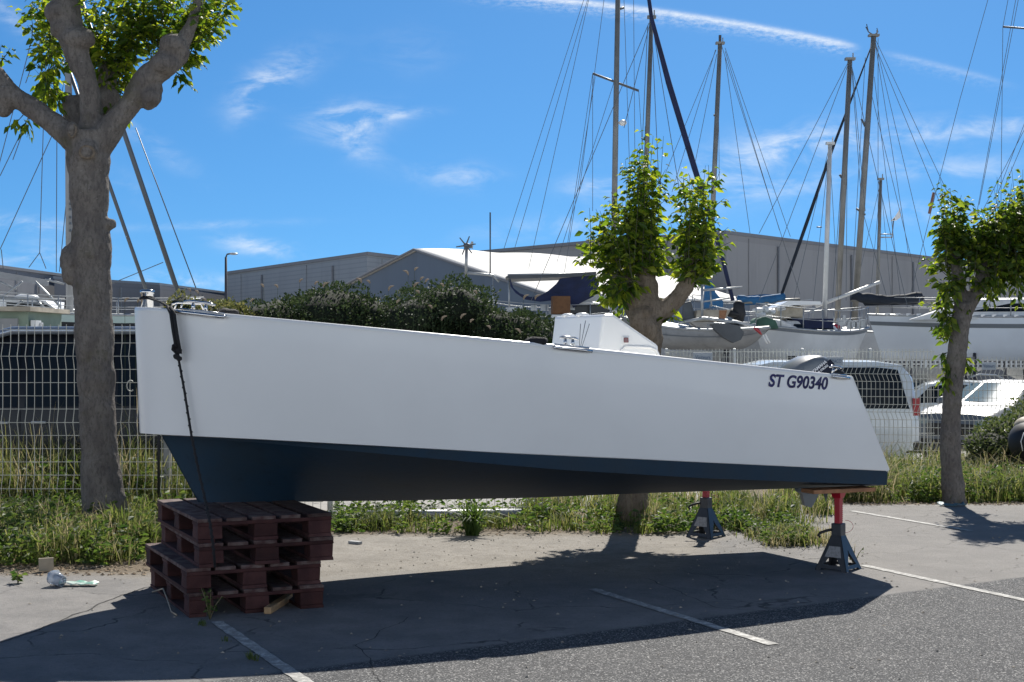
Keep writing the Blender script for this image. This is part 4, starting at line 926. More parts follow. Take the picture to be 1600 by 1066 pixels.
# white pipe kerb rail
for (x0, x1, lab) in ((-140, 128, 'pale metal guard pipe along the foot of the left fence'), (500, 815, 'pale metal guard pipe seen under the boat behind the weeds')):
    mb = MB(); a = P(x0, 806, FL-.12); b = P(x1, 806 if x0 < 0 else 803, FL-.12); mb.tube([a, lerp(a, b, .5), b], .045, 10)
    for k in range(4): p = lerp(a, b, (k+.5)/4); mb.tube([p, Vector((p.x, p.y, -.02))], .03, 8)
    o = put(mb, 'guard_pipe', M['galv'], base=(a.x, a.y, 0)); tag(o, lab, 'guard rail')
p0 = P(248, 700, 13.0); mb = MB(); mb.tube([Vector((p0.x, p0.y, -.02)), Vector((p0.x, p0.y, 1.3))], .014, 6); o = put(mb, 'thin_post', M['black'], base=(p0.x, p0.y, 0)); tag(o, 'thin black post in the weeds under the boat bow', 'post')
p0 = P(262, 700, 13.9); mb = MB(); mb.box((p0.x, p0.y, .45), (.07, .07, .94)); o = put(mb, 'wooden_post', M['hullg'], base=(p0.x, p0.y, 0), bevel=.005); tag(o, 'short grey post behind the pallets under the bow', 'post')
# ring hanging on the fence
mb = MB(); c = P(204, 603, FL-.04); mb.tube([c+Vector((.035*math.cos(a_)*1.0, 0, .05*math.sin(a_))) for a_ in np.linspace(R(50), R(310), 16)], .005, 5); o = put(mb, 'fence_hook', M['wire'], base=c); tag(o, 'cream wire hook on the fence beside the boat bow', 'hook')

# ------------------------------------------------------------------ the boat
AX = Vector((.929, .370, 0)).normalized(); NN = Vector((AX.y, -AX.x, 0)); BOW = Vector((-2.4, 9.16, 0))
HT = [(0, 0), (.004, .05), (.016, .12), (.04, .175), (.084, .249), (.16, .345), (.283, .479), (.48, .61), (.723, .729), (1.1, .87), (1.53, .966), (2.0, 1.02), (2.45, 1.04), (3.31, 1.03), (4.1, .965), (4.81, .87), (5.2, .80)]
def Hs(s):
    # smooth in sqrt(s)
    xs = [math.sqrt(a) for a, _ in HT]; x = math.sqrt(max(s, 0)); h = .05
    return sum(float(np.interp(max(x+k*h, 0) if x > .35 else x, xs, [b for _, b in HT])) for k in (-1, 0, 1))/3
YG = [(150, 480), (205, 482.5), (235, 483), (300, 488), (865, 541), (1330, 590), (1400, 597)]
YB = [(150, 674), (218, 677), (250, 679), (400, 686), (600, 697), (800, 708), (1000, 717), (1200, 726.5), (1392, 735.5), (1500, 741)]
YC = [(150, 676), (250, 680.5), (400, 690), (600, 708), (740, 721), (880, 733), (1100, 746), (1392, 757), (1500, 761)]
YK = [(200, 785), (300, 785), (620, 782.5), (830, 778), (1000, 771), (1250, 763), (1285, 762), (1500, 759)]
def bp(s, h, tab):
    p = BOW+AX*s+NN*h; px = HX+p.x/p.y*F; p.z = EYE+(HY-itp(tab, px))/F*p.y; return p
def zref(s, tab, hn):  # height from the near side, used for both sides
    return bp(s, hn, tab).z
def pt(s, h, z): p = BOW+AX*s+NN*h; p.z = z; return p
def make_boat():
    base = BOW+AX*2.6; base.z = .0
    t = thing('motor_boat', base, 'white open motor boat with navy underbody propped on pallets and stands', 'boat')
    N = 60; TT = [(i/N)**1.6 for i in range(N+1)]
    ts = []; bs = []; dtop = []; ch = []; ke = []
    for u in TT:
        s1 = 4.81*u; h1 = Hs(s1); z1 = zref(s1, YG, h1)
        s2 = .035+5.12*u; h2 = Hs(s2-.03)*lerp(.955, 1.0, u) if u > 0 else 0; h2 = min(h2, h1+.06); z2 = zref(s2, YB, h2)
        ts.append((s1, h1, z1)); bs.append((s2, h2, z2))
        s3 = .17+4.985*u; f = min(1, u/.30); h3 = max(0.0, h2*(math.sin(f*math.pi/2)**.75)-.006) if u > 0 else 0
        z3 = zref(s3, YB, h3)-.004
        dtop.append((s3, h3, z3))
        hc = h3*.985; zc = zref(s3, YC, hc)-.006; zc = min(zc, z3-.002); ch.append((s3, hc, zc))
        s4 = .40+4.755*u; zk = zref(s4, YK, 0); ke.append((s4, 0, zk))
    for side_rows in (1,):
        pass
    def strip(mb, A, B, k=1, bow_=0):
        for sg in (1, -1):
            rows = []
            for a, b in zip(A, B):
                row = []
                for j in range(k+1):
                    f = j/k; s = lerp(a[0], b[0], f); h = lerp(a[1], b[1], f); z = lerp(a[2], b[2], f)
                    h += bow_*math.sin(f*math.pi)*min(1, h*2)
                    row.append(pt(s, sg*h, z))
                rows.append(row)
            mb.grid(rows)
    mb = MB(); strip(mb, ts, bs, 8, .012)
    topsides = put(mb, 'topsides', M['gel'], t)
    mb = MB(); strip(mb, bs, dtop, 1); put(mb, 'spray_rail_underside', M['gel'], t)
    mb = MB(); strip(mb, dtop, ch, 1); strip(mb, ch, ke, 8, .02)
    for sg in (1, -1):
        a, b, c = (pt(x[0], sg*x[1], x[2]) for x in (dtop[-1], ch[-1], ke[-1])); mb.add([a, b, c, pt(dtop[-1][0], 0, dtop[-1][2])], [(0, 1, 2, 3)])
    put(mb, 'underbody', M['navy'], t)
    # transom with motor cut-out
    mb = MB()
    def tr(f, h): s = lerp(4.81, 5.155, f); z = lerp(ts[-1][2], bs[-1][2], f); return pt(s-.002, h, z)
    w0, w1 = ts[-1][1], bs[-1][1]
    for sg in (1, -1): mb.add([tr(0, sg*w0), tr(0, sg*.3), tr(1, sg*.3), tr(1, sg*w1)], [(0, 1, 2, 3)])
    mb.add([tr(.45, -.3), tr(.45, .3), tr(1, .3), tr(1, -.3)], [(0, 1, 2, 3)])
    put(mb, 'transom', M['gel'], t, solid=.03)
    # gunwale cap
    mb = MB()
    for sg in (1, -1):
        rows = []
        for (s, h, z) in ts:
            w = .10 if h > .12 else h*.8
            rows.append([pt(s, sg*(h+.006), z-.012), pt(s, sg*(h+.006), z+.004), pt(s+.004, sg*(h-.006), z+.012), pt(s+.03*(1 if h < .4 else 0), sg*(h-w), z+.012), pt(s+.03*(1 if h < .4 else 0), sg*(h-w), z-.06)])
        mb.grid(rows)
    put(mb, 'gunwale', M['gel'], t)
    mb = MB(); rows = []
    for (s, h, z) in ts:
        w = max(h-.09, 0.0); rows.append([pt(s, w*k/3, z-.06-.05*0 if s < 1.0 else z-.06-min(.45, (s-1.0)*1.5)) for k in range(-3, 4)])
    mb.grid(rows); put(mb, 'deck', M['gel'], t)
    mb = MB()
    for sg in (1, -1): mb.grid([[pt(s, sg*(h-.09), z-.02), pt(s, sg*(h-.09), z-.06-min(.45, max(0, (s-1.0)*1.5)))] for (s, h, z) in ts if h > .12])
    put(mb, 'inner_liner', M['gel'], t)
    # console: near side carries red lamp + recess
    zt_ = P(0, 494, 10.4).z; zb_ = 1.0
    s0, s1 = 3.00, 3.50; hh = .56
    def cp(s, h, z): return pt(s, h, z)
    hn = .10
    def conring(h, ins):
        return [cp(s0-.05-ins*0, h, zb_), cp(s0+.055, h, zt_), cp(s0+.13, h, zt_+.004), cp(s1-.02, h, P(0, 540, 10.4).z), cp(s1-.02, h, zb_)]
    hC0, hC1 = -.34, .50
    mb = MB(); mb.loft([conring(hC0, 0), conring(hC1, 0)], True, True)
    con = put(mb, 'console', M['gel'], t, bevel=.018)
    def sp(px, py):  # point on the console near side face from its place in the picture
        dr = Vector(((px-HX)/F, 1, (HY-py)/F)); o = Vector((0, 0, EYE)); p0 = cp(s0, hC1+.003, 0); k = (p0-o).dot(NN)/dr.dot(NN); return o+dr*k
    # frame for nearside
    mb = MB(); rc = [sp(*p) for p in ((969, 556), (971, 547), (977, 541), (1016, 543), (1025, 547), (1029, 555), (1029, 562))]
    mb.tube(rc, .010, 6); put(mb, 'recess_rim', M['gel'], con)
    mb = MB(); c_ = sp(977.5, 531.5); Mx = Matrix((AX, NN, Vector((0, 0, 1)))).transposed()
    mb.box(c_, (.055, .012, .055), M=Mx); b_ = put(mb, 'lamp_bezel', M['gel'], con, bevel=.008)
    mb = MB(); mb.box(c_+NN*.008, (.036, .012, .036), M=Mx); put(mb, 'port_light', M['redl'], b_, bevel=.004)
    mb = MB()
    for f_ in (.2, .5): p = cp(s0+.09, lerp(hC0, hC1, f_), zt_+.004); mb.ball(p, (.05, .04, .018), 10, 6)
    put(mb, 'hatch_knob', M['gel'], con)
    # thin rods before the fore face
    mb = MB()
    for (x0, y0, x1, y1) in ((905, 548, 907, 506), (906, 548, 915, 501), (908, 546, 921, 506)):
        mb.tube([P(x0, y0, 9.6), P(x1, y1, 9.6)], .003, 4)
    put(mb, 'rod', M['stay'], t)
    # cleats and rub plates
    def cleat(s_c, ln, pl):
        # s_c: station on near gunwale
        h = Hs(s_c); z = zref(s_c, YG, h)+.012; c = pt(s_c, h-.045, z)
        tg = (pt(s_c+.2, Hs(s_c+.2), 0)-pt(s_c-.2, Hs(s_c-.2), 0)).normalized(); slope = Vector((0, 0, (zref(s_c+.2, YG, Hs(s_c+.2))-zref(s_c-.2, YG, Hs(s_c-.2)))/.4)); tg = (tg+slope).normalized()
        up = Vector((0, 0, 1)); mb = MB()
        for k in (-1, 1): mb.tube([c+tg*k*ln*.2, c+tg*k*ln*.2+up*.045], [.014, .009], 8)
        mb.tube([c-tg*ln*.5+up*.048, c-tg*ln*.3+up*.055, c+tg*ln*.3+up*.055, c+tg*ln*.5+up*.048], [.006, .010, .010, .006], 8)
        cl = put(mb, 'cleat', M['steel'], t)
        e = pt(s_c, h+.008, z-.02); mb = MB()
        nn = Vector((tg.y, -tg.x, 0)).normalized()
        L_ = pl; mb.tube([e-tg*L_-nn*.01+up*.012, e-tg*L_*.96+nn*.012, e-tg*L_*.5+nn*.018, e+tg*L_*.5+nn*.018, e+tg*L_*.96+nn*.012, e+tg*L_-nn*.01+up*.012], [.004, .011, .012, .012, .011, .004], 8)
        mb.tube([e-tg*L_*.9+up*.02-nn*.01, e+tg*L_*.9+up*.02-nn*.01], .006, 6)
        put(mb, 'rub_plate', M['steel'], t)
    cleat(.33, .22, .17); cleat(2.58, .13, .135); cleat(4.70, .12, .075)
    # stern cleat pad + pad in the bow
    mb = MB(); c = pt(4.72, Hs(4.72)-.05, zref(4.72, YG, Hs(4.72))+.02); mb.ball(c, (.05, .05, .03), 8, 6); put(mb, 'fairlead', M['black'], t)
    mb = MB(); c = pt(.52, .42, zref(.52, YG, .5)+.02); mb.ball(c, (.07, .04, .03), 8, 6); c2 = pt(2.35, 1.0, zref(2.35, YG, 1.04)+.02); mb.ball(c2, (.08, .04, .03), 8, 6); mb.jitter(.012, 20, 1); put(mb, 'coiled_line', M['rope'], t)
    # mooring post on the bow
    pp = P(230, 484, 9.3); mb = MB(); up = Vector((0, 0, 1))
    mb.tube([pp-up*.03, pp+up*.10, pp+up*.105, pp+up*.125, pp+up*.13], [.040, .040, .046, .046, .03], 20); put(mb, 'mooring_post', M['steel'], t)
    mb = MB(); mb.tube([pp+up*.072+Vector((.043*math.cos(a_), .043*math.sin(a_), 0)) for a_ in np.linspace(0, 2*math.pi, 20)], .008, 6, cap=False); put(mb, 'post_ring', M['rope'], t)
    # deck fittings behind the bow cleat
    mb = MB(); a_ = P(262, 482, 9.2); mb.tube([P(268, 476, 9.2), P(278, 473, 9.2), P(314, 475, 9.2), P(318, 484, 9.2)], .007, 6); mb.tube([P(272, 484, 9.2), P(276, 474, 9.2)], .006, 6); mb.tube([P(282, 484, 9.2), P(285, 474, 9.2)], .006, 6); put(mb, 'bow_rail', M['steel'], t)
    # registration number
    sA, sB = 4.06, 4.58
    def hp_(px, py, off=.012):  # point on the near hull side along a view ray
        best = None
        for s in np.linspace(3.0, 5.1, 400):
            h = Hs(s); p = BOW+AX*s+NN*h
            e = abs(HX+p.x/p.y*F-px)
            if best is None or e < best[0]: best = (e, p.copy())
        p = best[1]; p.z = EYE+(HY-py)/F*p.y; return p+NN*off
    a = hp_(1200, 603.5, .02); b = hp_(1293, 608.5, .02); down = hp_(1204, 584, .02)
    surf = []
    for k in range(0, N+1):
        for j in range(9):
            f = j/8; A_, B_ = ts[k], bs[k]; surf.append((lerp(A_[0], B_[0], f), lerp(A_[2], B_[2], f), lerp(A_[1], B_[1], f)+.012*math.sin(f*math.pi)))
    surf = np.array(surf)
    def conf(me):
        lo = min((v.co-a).dot(NN) for v in me.vertices)
        for v in me.vertices:
            r_ = v.co-BOW; s_, z_ = r_.dot(AX), v.co.z
            T3 = [float(np.interp(s_, [q_[0] for q_ in ts], [q_[k] for q_ in ts])) for k in (1, 2)]; B3 = [float(np.interp(s_, [q_[0] for q_ in bs], [q_[k] for q_ in bs])) for k in (1, 2)]
            f = (T3[1]-z_)/(T3[1]-B3[1]); h_ = lerp(T3[0], B3[0], f)+.014*math.sin(max(0, min(1, f))*math.pi)
            h0 = r_.dot(NN); front = (v.co-a).dot(NN); v.co += NN*(h_+(.007 if front > 0 else .001)-h0)
    text_mesh('ST G90340', .118, M['ink'], 'registration_number', t, a, b-a, (0, 0, 1), bold=.0035, ext=.004, shear=.22, width=(b-a).length, conform=conf)
    # ---- outboard
    oc = pt(5.02, 0, 0)
    mo = bpy.data.objects.new('outboard_motor', None); C.objects.link(mo); mo.parent = t; mo.location = Vector((oc.x, oc.y, 0))-base
    mo.empty_display_size = .2
    fx = -AX
    def mp(a, b, z): p = pt(5.02+a, b, z); return p
    # side profile of the cowl, a: along the boat
    prof = [(-.24, 1.20), (-.25, 1.335), (-.215, 1.40), (-.14, 1.462), (-.03, 1.508), (.05, 1.515), (.10, 1.50), (.15, 1.44), (.19, 1.36), (.21, 1.27), (.20, 1.20)]
    off_z = P(0, 555, 11.0).z-1.515
    rings = []
    for wv, sc_ in ((-.15, .72), (-.135, .90), (-.10, .98), (0, 1.0), (.10, .98), (.135, .90), (.15, .72)):
        cx, cz = -.02, 1.33
        rings.append([mp(cx+(a-cx)*sc_, -wv, cz+(z-cz)*sc_+off_z) for a, z in prof])
    mb = MB(); mb.loft(rings, True, True, sm=True); cw = put(mb, 'cowl', M['cowl'], mo)
    # dark side badge panel
    def side(poly, m_, nm, off, par):
        mb = MB()
        for sg in (1,):
            mb.prism([mp(a, sg*off, z+off_z) for a, z in poly], NN*.004)
        return put(mb, nm, m_, par)
    pn = side([(-.10, 1.36), (.0, 1.43), (.10, 1.485), (.135, 1.45), (.17, 1.37), (.19, 1.27), (.17, 1.22), (-.20, 1.22), (-.20, 1.27)], M['cowlb'], 'side_panel', .148, cw)
    e0 = mp(-.085, .153, 1.345+off_z); e1 = mp(.09, .153, 1.462+off_z); dx = (e1-e0)
    text_mesh('YAMAHA', .034, M['whitepaint'], 'motor_lettering', cw, e0+dx.normalized()*.035+Vector((0, 0, .012)), dx, Vector((0, 0, 1)), bold=.0006, width=dx.length*.72)
    text_mesh('FOUR STROKE', .024, M['whitepaint'], 'motor_lettering', cw, e0+dx.normalized()*.06-Vector((0, 0, .022)), dx, Vector((0, 0, 1)), bold=.0006, width=dx.length*.66)
    mb = MB(); c_ = e0+dx.normalized()*.008; mb.tube([c_+(AX*math.cos(a_)+Vector((0, 0, 1))*math.sin(a_))*.016 for a_ in np.linspace(0, 2*math.pi, 20)], .0045, 6, cap=False); put(mb, 'emblem', M['whitepaint'], cw)
    mb = MB(); mb.hexa([mp(-.10, -.06, .62), mp(.10, -.06, .62), mp(.10, .06, .62), mp(-.10, .06, .62), mp(-.16, -.10, 1.22+off_z), mp(.14, -.10, 1.22+off_z), mp(.14, .10, 1.22+off_z), mp(-.16, .10, 1.22+off_z)]); put(mb, 'midsection', M['cowl'], mo, bevel=.01)
    mb = MB()
    lz = .36
    mb.loft([[mp(a, 0.03*s_, z) for a, s_ in ((-.10, 0), (0, 1), (.10, 0), (0, -1))] for z in (.62, .55)]); 
    mb.prism([mp(-.11, -.02, .64), mp(.12, -.02, .64), mp(.13, -.02, .56), (mp(.11, -.02, .50)), mp(.05, -.02, .40), mp(.02, -.02, lz), mp(-.04, -.02, lz+.02), mp(-.07, -.02, .50), mp(-.10, -.02, .58)], NN*.04)
    mb.box(mp(.03, 0, .60), (.26, .18, .012), M=Mx)
    mb.ball(mp(.02, 0, .505), (.14, .045, .045), 12, 8, M=Mx)
    put(mb, 'lower_unit', M['cowl'], mo)
    for k in range(3):
        a_ = 2*math.pi*k/3; mb = MB(); d_ = NN*math.cos(a_)+Vector((0, 0, 1))*math.sin(a_); c = mp(.17, 0, .505)
        e_ = AX.cross(d_)
        mb.hexa([c-e_*.02, c+e_*.02+AX*.02, c+e_*.02+AX*.026, c-e_*.02+AX*.006, c+d_*.1-e_*.045, c+d_*.1+e_*.045+AX*.03, c+d_*.1+e_*.045+AX*.034, c+d_*.1-e_*.045+AX*.004]); put(mb, 'propeller_blade', M['stay'], mo)
    return t
make_boat()

# rope over the gunwale
def rope():
    D0 = 8.86; pts = [P(232, 466, 9.24), P(250, 472, 9.05), P(264, 480, 8.88), P(268, 490, 8.84), P(272, 520, 8.83), P(277, 550, 8.83), P(288, 610, 8.82), P(299, 680, 8.82), P(308, 725, 8.72), P(319, 775, 8.50), P(328, 817, 8.33), P(333, 852, 8.33), P(336, 886, 8.36)]
    t = thing('mooring_rope', P(300, 680, 8.82), 'black braided rope tied from the bow cleat down to the red pallets', 'rope')
    mb = MB(); mb.tube(pts, [.0075]*len(pts), 8)
    # the doubled upper part
    q = [P(264, 480, 8.86), P(269, 490, 8.81), P(273, 518, 8.80), P(279, 553, 8.80)]; mb.tube([p+Vector((.012, -.005, 0)) for p in q], .011, 8); mb.tube([p-Vector((.008, -.0, 0)) for p in q], .011, 8)
    # strand bumps
    for i in range(70):
        u = i/70*(len(pts)-3)+1.5; k = int(u); p = lerp(pts[k], pts[k+1], u-k); mb.ball(p+Vector((.003*(-1)**i, 0, 0)), (.0095, .0095, .008), 7, 5)
    put(mb, 'braid', M['rope'], t)
    mb = MB()
    for (x, y, r) in ((274, 541, .020), (279, 548, .022), (276, 557, .022), (280, 560, .018), (272, 545, .014)): mb.ball(P(x, y, 8.80), (r, r*.8, r*.9), 9, 7)
    mb.jitter(.006, 60, 3); mb.tube([P(276, 540, 8.79), P(270, 540, 8.77), P(269, 546, 8.78), P(275, 552, 8.79)], .007, 7); put(mb, 'knot', M['rope'], t)
rope()

# ------------------------------------------------------------------ pallets
def pallets():
    ang = math.atan2(.417, .909); c0 = G(295, 966)
    r = thing('wooden_pallet', c0, 'red pallet resting on the asphalt, lowest of the stack', 'pallet', 'stacked red pallets under the bow', ang)
    def bx(mb, x0, x1, y0, y1, z0, z1):
        j = lambda: rnd.uniform(-.003, .003)
        mb.hexa([(x0+j(), y0+j(), z0), (x1+j(), y0+j(), z0), (x1+j(), y1+j(), z0), (x0+j(), y1+j(), z0), (x0+j(), y0+j(), z1), (x1+j(), y0+j(), z1), (x1+j(), y1+j(), z1), (x0+j(), y1+j(), z1)])
    for x in (0, .3275, .655): 
        mb = MB(); w = .145 if x != .3275 else .145; bx(mb, x, x+w*.7 if x == 0 else x+w, 0, 1.2, 0, .022); put(mb, 'bottom_board', M['pall'], r, world=False, bevel=.003)
    for x in (0, .3275, .655):
        for y in (0, .5275, 1.055):
            mb = MB(); bx(mb, x+.002, x+.143, y+.003, y+.142, .0225, .0995); put(mb, 'block', M['pall'], r, world=False, bevel=.004)
    for y in (0, .5275, 1.055):
        mb = MB(); bx(mb, 0, .8, y, y+.145, .100, .1215); put(mb, 'cross_board', M['pall'], r, world=False, bevel=.003)
    for x, w in ((0, .142), (.168, .118), (.315, .142), (.490, .118), (.655, .142)):
        mb = MB(); bx(mb, x, x+w, -.003, 1.203, .122, .144); put(mb, 'top_board', M['palltop'], r, world=False, bevel=.003)
    r.scale = (1.03, 1, 1)
    u = Vector((math.cos(ang), math.sin(ang), 0)); v = Vector((-u.y, u.x, 0))
    for k, (du, dv, da, lab) in enumerate(((-.012, .01, R(.8), 'red pallet second from the ground in the stack'), (.058, -.005, R(-.5), 'red pallet second from the top in the stack'), (.052, .0, R(.3), 'topmost red pallet with worn deck boards, touching the boat keel'))):
        c = copy_tree(r); c.location = c0+u*du+v*dv+Vector((0, 0, .1442*(k+1))); c.rotation_euler = (0, 0, ang+da); c['label'] = lab
pallets()

# ------------------------------------------------------------------ jack stands
def jack(px, d, label, first=None):
    g = gnd(px, d); 
    if first is not None:
        c = copy_tree(first); c.location = g; c['label'] = label; return c
    t = thing('jack_stand', g, label, 'jack stand', 'jack stands under the stern', R(45+6))
    H0 = .25; tb = .036; bb = .122
    mb = MB()
    def corner(sx, sy, f): r_ = lerp(bb, tb, f); return Vector((sx*r_, sy*r_, lerp(0, H0, f)))
    for k, (a, b) in enumerate((((-1, -1), (1, -1)), ((1, -1), (1, 1)), ((1, 1), (-1, 1)), ((-1, 1), (-1, -1)))):
        def q(u, f):
            return lerp(corner(*a, f), corner(*b, f), u)
        # panel with triangular hole: legs, cross bar, upper plate
        nrm = (Vector((a[0]+b[0], a[1]+b[1], 0))).normalized()
        def pl(poly): mb.prism([q(u, f) for u, f in poly], -nrm*.004)
        pl([(0, 0), (.16, 0), (.20, .16), (.46, .50), (.46, .56), (.0, .56)]); pl([(.84, 0), (1, 0), (1, .56), (.54, .56), (.54, .50), (.80, .16)])
        pl([(0, .56), (1, .56), (1, 1), (0, 1)])
        pl([(.17, .06), (.83, .06), (.80, .16), (.20, .16)])
    put(mb, 'base', M['jackg'], t, world=False)
    mb = MB(); mb.box((0, 0, .285), (.078, .078, .09)); put(mb, 'sleeve', M['jackg'], t, world=False, bevel=.006)
    mb = MB(); mb.box((0, 0, .42), (.050, .042, .25))
    for i in range(11): mb.box((.030, 0, .345+i*.0145), (.014, .040, .007))
    po = put(mb, 'ratchet_post', M['jackr'], t, world=False, bevel=.003)
    mb = MB(); mb.hexa([(-.03, -.03, .51), (.03, -.03, .51), (.03, .03, .51), (-.03, .03, .51), (-.055, -.04, .558), (.055, -.04, .558), (.055, .04, .558), (-.055, .04, .558)]); put(mb, 'saddle', M['jackr'], po, world=False, bevel=.004)
    mb = MB(); mb.tube([(-.03, .03, .285), (-.06, .06, .278), (-.095, .095, .262), (-.105, .105, .245), (-.095, .095, .232)], .010, 8); put(mb, 'handle', M['black'], t, world=False)
    mb = MB()
    for (u0, u1, u2, u3) in ((0,0,0,0),):
        a, b = (-1, 1), (-1, -1)
        def q(u, f): return lerp(corner(*a, f), corner(*b, f), u)
        mb.prism([q(.16, .38), q(.86, .38), q(.86, .68), q(.20, .68)], (-.004, 0, 0))
    put(mb, 'decal', M['decal'], t, world=False)
    mb = MB(); mb.tube([Vector((.035, -.035, .26))+Vector((.7, -.7, 0))*.06*math.sin(a_)*1+Vector((0, 0, .045*(1-math.cos(a_)))) for a_ in np.linspace(0, math.pi, 12)], .0018, 4); put(mb, 'pin_ring', M['jackr'], t, world=False)
    return t
j1 = jack(1310, 10.30, 'dark grey jack stand with red post under the stern plank, nearer the camera')
jack(1103, 12.05, 'dark grey jack stand standing farther back among the weeds', j1)
c = P(1310, 765.5, 10.26); mb = MB(); mb.box(c, (.52, .16, .028), math.atan2(AX.y, AX.x)); o = put(mb, 'wooden_plank', M['plank'], base=c, bevel=.003)
tag(o, 'short orange brown plank between the near jack stand and the hull', 'plank')

# ------------------------------------------------------------------ small things on the ground
a = G(418, 960); b = G(452, 938); mb = MB(); dr = (b-a).normalized(); c = (a+b)/2+Vector((0, 0, .022))
mb.box(c, ((b-a).length, .045, .04), math.atan2(dr.y, dr.x)); o = put(mb, 'wood_offcut', M['wood'], base=(c.x, c.y, 0), bevel=.003); tag(o, 'pale wood offcut on the asphalt against the pallets', 'wood offcut')
pts = [G(238, 930)+Vector((0, 0, .02)), G(255, 932)+Vector((0, 0, .05)), G(262, 945)+Vector((0, 0, .03)), G(268, 958)+Vector((0, 0, .008)), G(276, 963)+Vector((0, 0, .008))]
mb = MB(); mb.tube(pts, .005, 6); o = put(mb, 'cord', M['beige'], base=G(250, 950)); tag(o, 'loose beige cord lying left of the pallet stack', 'cord')
def litter():
    c = G(88, 916); t = thing('plastic_cup', c, 'crushed clear plastic cup at the edge of the left weeds', 'litter')
    mb = MB(); pr = [c+Vector((-.03, .02, .06)), c+Vector((0, .0, .05)), c+Vector((.05, -.03, .03))]; mb.tube(pr, [.052, .045, .033], 14, cap=False); mb.jitter(.012, 18, 2); put(mb, 'cup', M['litterb'], t, solid=.002)
    c = G(120, 916); mb = MB(); rows = []
    for i in range(9): rows.append([c+Vector((-.13+i*.033, -.03+j*.022, .012+.035*abs(noise.noise(Vector((i*.8, j*1.1, 0)))))) for j in range(5)])
    mb.grid(rows); o = put(mb, 'wrapper', M['litterg'], base=c, solid=.002); tag(o, 'crumpled green and white wrapper beside the plastic cup', 'litter')
    c = G(72, 893); mb = MB(); mb.box(c+Vector((0, 0, .05)), (.10, .02, .09), .4); o = put(mb, 'paper_scrap', M['beige'], base=c); tag(o, 'beige card scrap standing in the weeds behind the plastic cup', 'litter')
    c = gnd(1487, 14.6); mb = MB(); rows = []
    for i in range(10): rows.append([c+Vector((-.13+i*.03, -.05+j*.03, .01+.05*abs(noise.noise(Vector((i*.6, j*.9, 3)))))) for j in range(5)])
    mb.grid(rows); o = put(mb, 'rag', M['litbl'], base=c, solid=.004); tag(o, 'blue green rag on the asphalt at the foot of the right tree', 'rag')
    c = G(555, 850); mb = MB(); mb.box(c+Vector((0, 0, .012)), (.11, .045, .02), -.6); o = put(mb, 'board_scrap', M['hullg'], base=c); tag(o, 'small grey board scrap right of the pallets by the weeds', 'litter')
    # dark seat with beige shell at the right edge
    c = gnd(1612, 17.5); t = thing('scooter', c, 'dark rounded scooter front with beige top cut by the right edge of the picture', 'scooter')
    cc = P(1612, 690, 17.5); mb = MB(); mb.ball(cc, (.27, .35, .26), 18, 12); put(mb, 'body', M['black'], t)
    mb = MB(); mb.ball(P(1612, 665, 17.6), (.2, .25, .12), 16, 10); put(mb, 'seat', M['beige'], t)
    mb = MB(); c2 = Vector((cc.x+.1, 17.5, gz(0, 17.5)+.22)); mb.tube([c2-Vector((0, .06, 0)), c2+Vector((0, .06, 0))], .22, 20); put(mb, 'wheel', M['tyre'], t)
    mb = MB(); mb.tube([P(1598, 705, 17.14), P(1595, 690, 17.12), P(1600, 676, 17.14)], .006, 5); put(mb, 'cable', M['gel'], t)
litter()
# stones, chips and dry bits (uncountable)
def scatter_stones(name, n, x0, x1, y0, y1, s0, s1, m, keep=None):
    mb = MB()
    for i in range(n):
        x = rnd.uniform(x0, x1); y = rnd.uniform(y0, y1)
        if keep and not keep(x, y): continue
        s = rnd.uniform(s0, s1); z = gz(x, y); a = rnd.uniform(0, 3); c = Vector((x, y, z+s*.2))
        vs = [c+Vector((math.cos(a+k*1.57)*s*rnd.uniform(.6, 1.2), math.sin(a+k*1.57)*s*rnd.uniform(.6, 1.2), 0)) for k in range(4)]
        mb.add(vs+[c+Vector((0, 0, s*rnd.uniform(.3, .7)))], [(0, 1, 4), (1, 2, 4), (2, 3, 4), (3, 0, 4)])
    o = put(mb, name, m); return tag(o, None, None, kind='stuff')
scatter_stones('gravel', 900, -5, 5, 6.0, 14, .004, .014, M['stone'])
scatter_stones('leaf_litter', 1300, -5, -1.9, 10.0, 11.2, .006, .022, mat('dry_leaf', (.20, .13, .07), .9, col2=(.36, .30, .22), vscale=20))

# ------------------------------------------------------------------ foliage
def fast_mesh(V, faces_idx, nper):
    """V (n,k,3) points, faces_idx list of index tuples within each element"""
    n, k, _ = V.shape; me = bpy.data.meshes.new('m'); me.vertices.add(n*k); me.vertices.foreach_set('co', V.reshape(-1).astype(np.float32))
    loops = []; starts = []; tot = []; cur = 0
    fl = np.concatenate([np.array(f) for f in faces_idx]); ln = np.array([len(f) for f in faces_idx])
    L = len(fl); base = (np.arange(n)*k)[:, None]; all_l = (base+fl[None, :]).reshape(-1)
    st = np.concatenate([[0], np.cumsum(ln)[:-1]]); all_s = ((np.arange(n)*L)[:, None]+st[None, :]).reshape(-1); all_t = np.tile(ln, n)
    me.loops.add(len(all_l)); me.loops.foreach_set('vertex_index', all_l.astype(np.int32))
    me.polygons.add(len(all_s)); me.polygons.foreach_set('loop_start', all_s.astype(np.int32)); me.polygons.foreach_set('loop_total', all_t.astype(np.int32))
    me.polygons.foreach_set('use_smooth', np.zeros(len(all_s), bool))
    me.update(calc_edges=True); me.validate(); return me
def unit(a): return a/np.maximum(np.linalg.norm(a, axis=-1, keepdims=True), 1e-6)
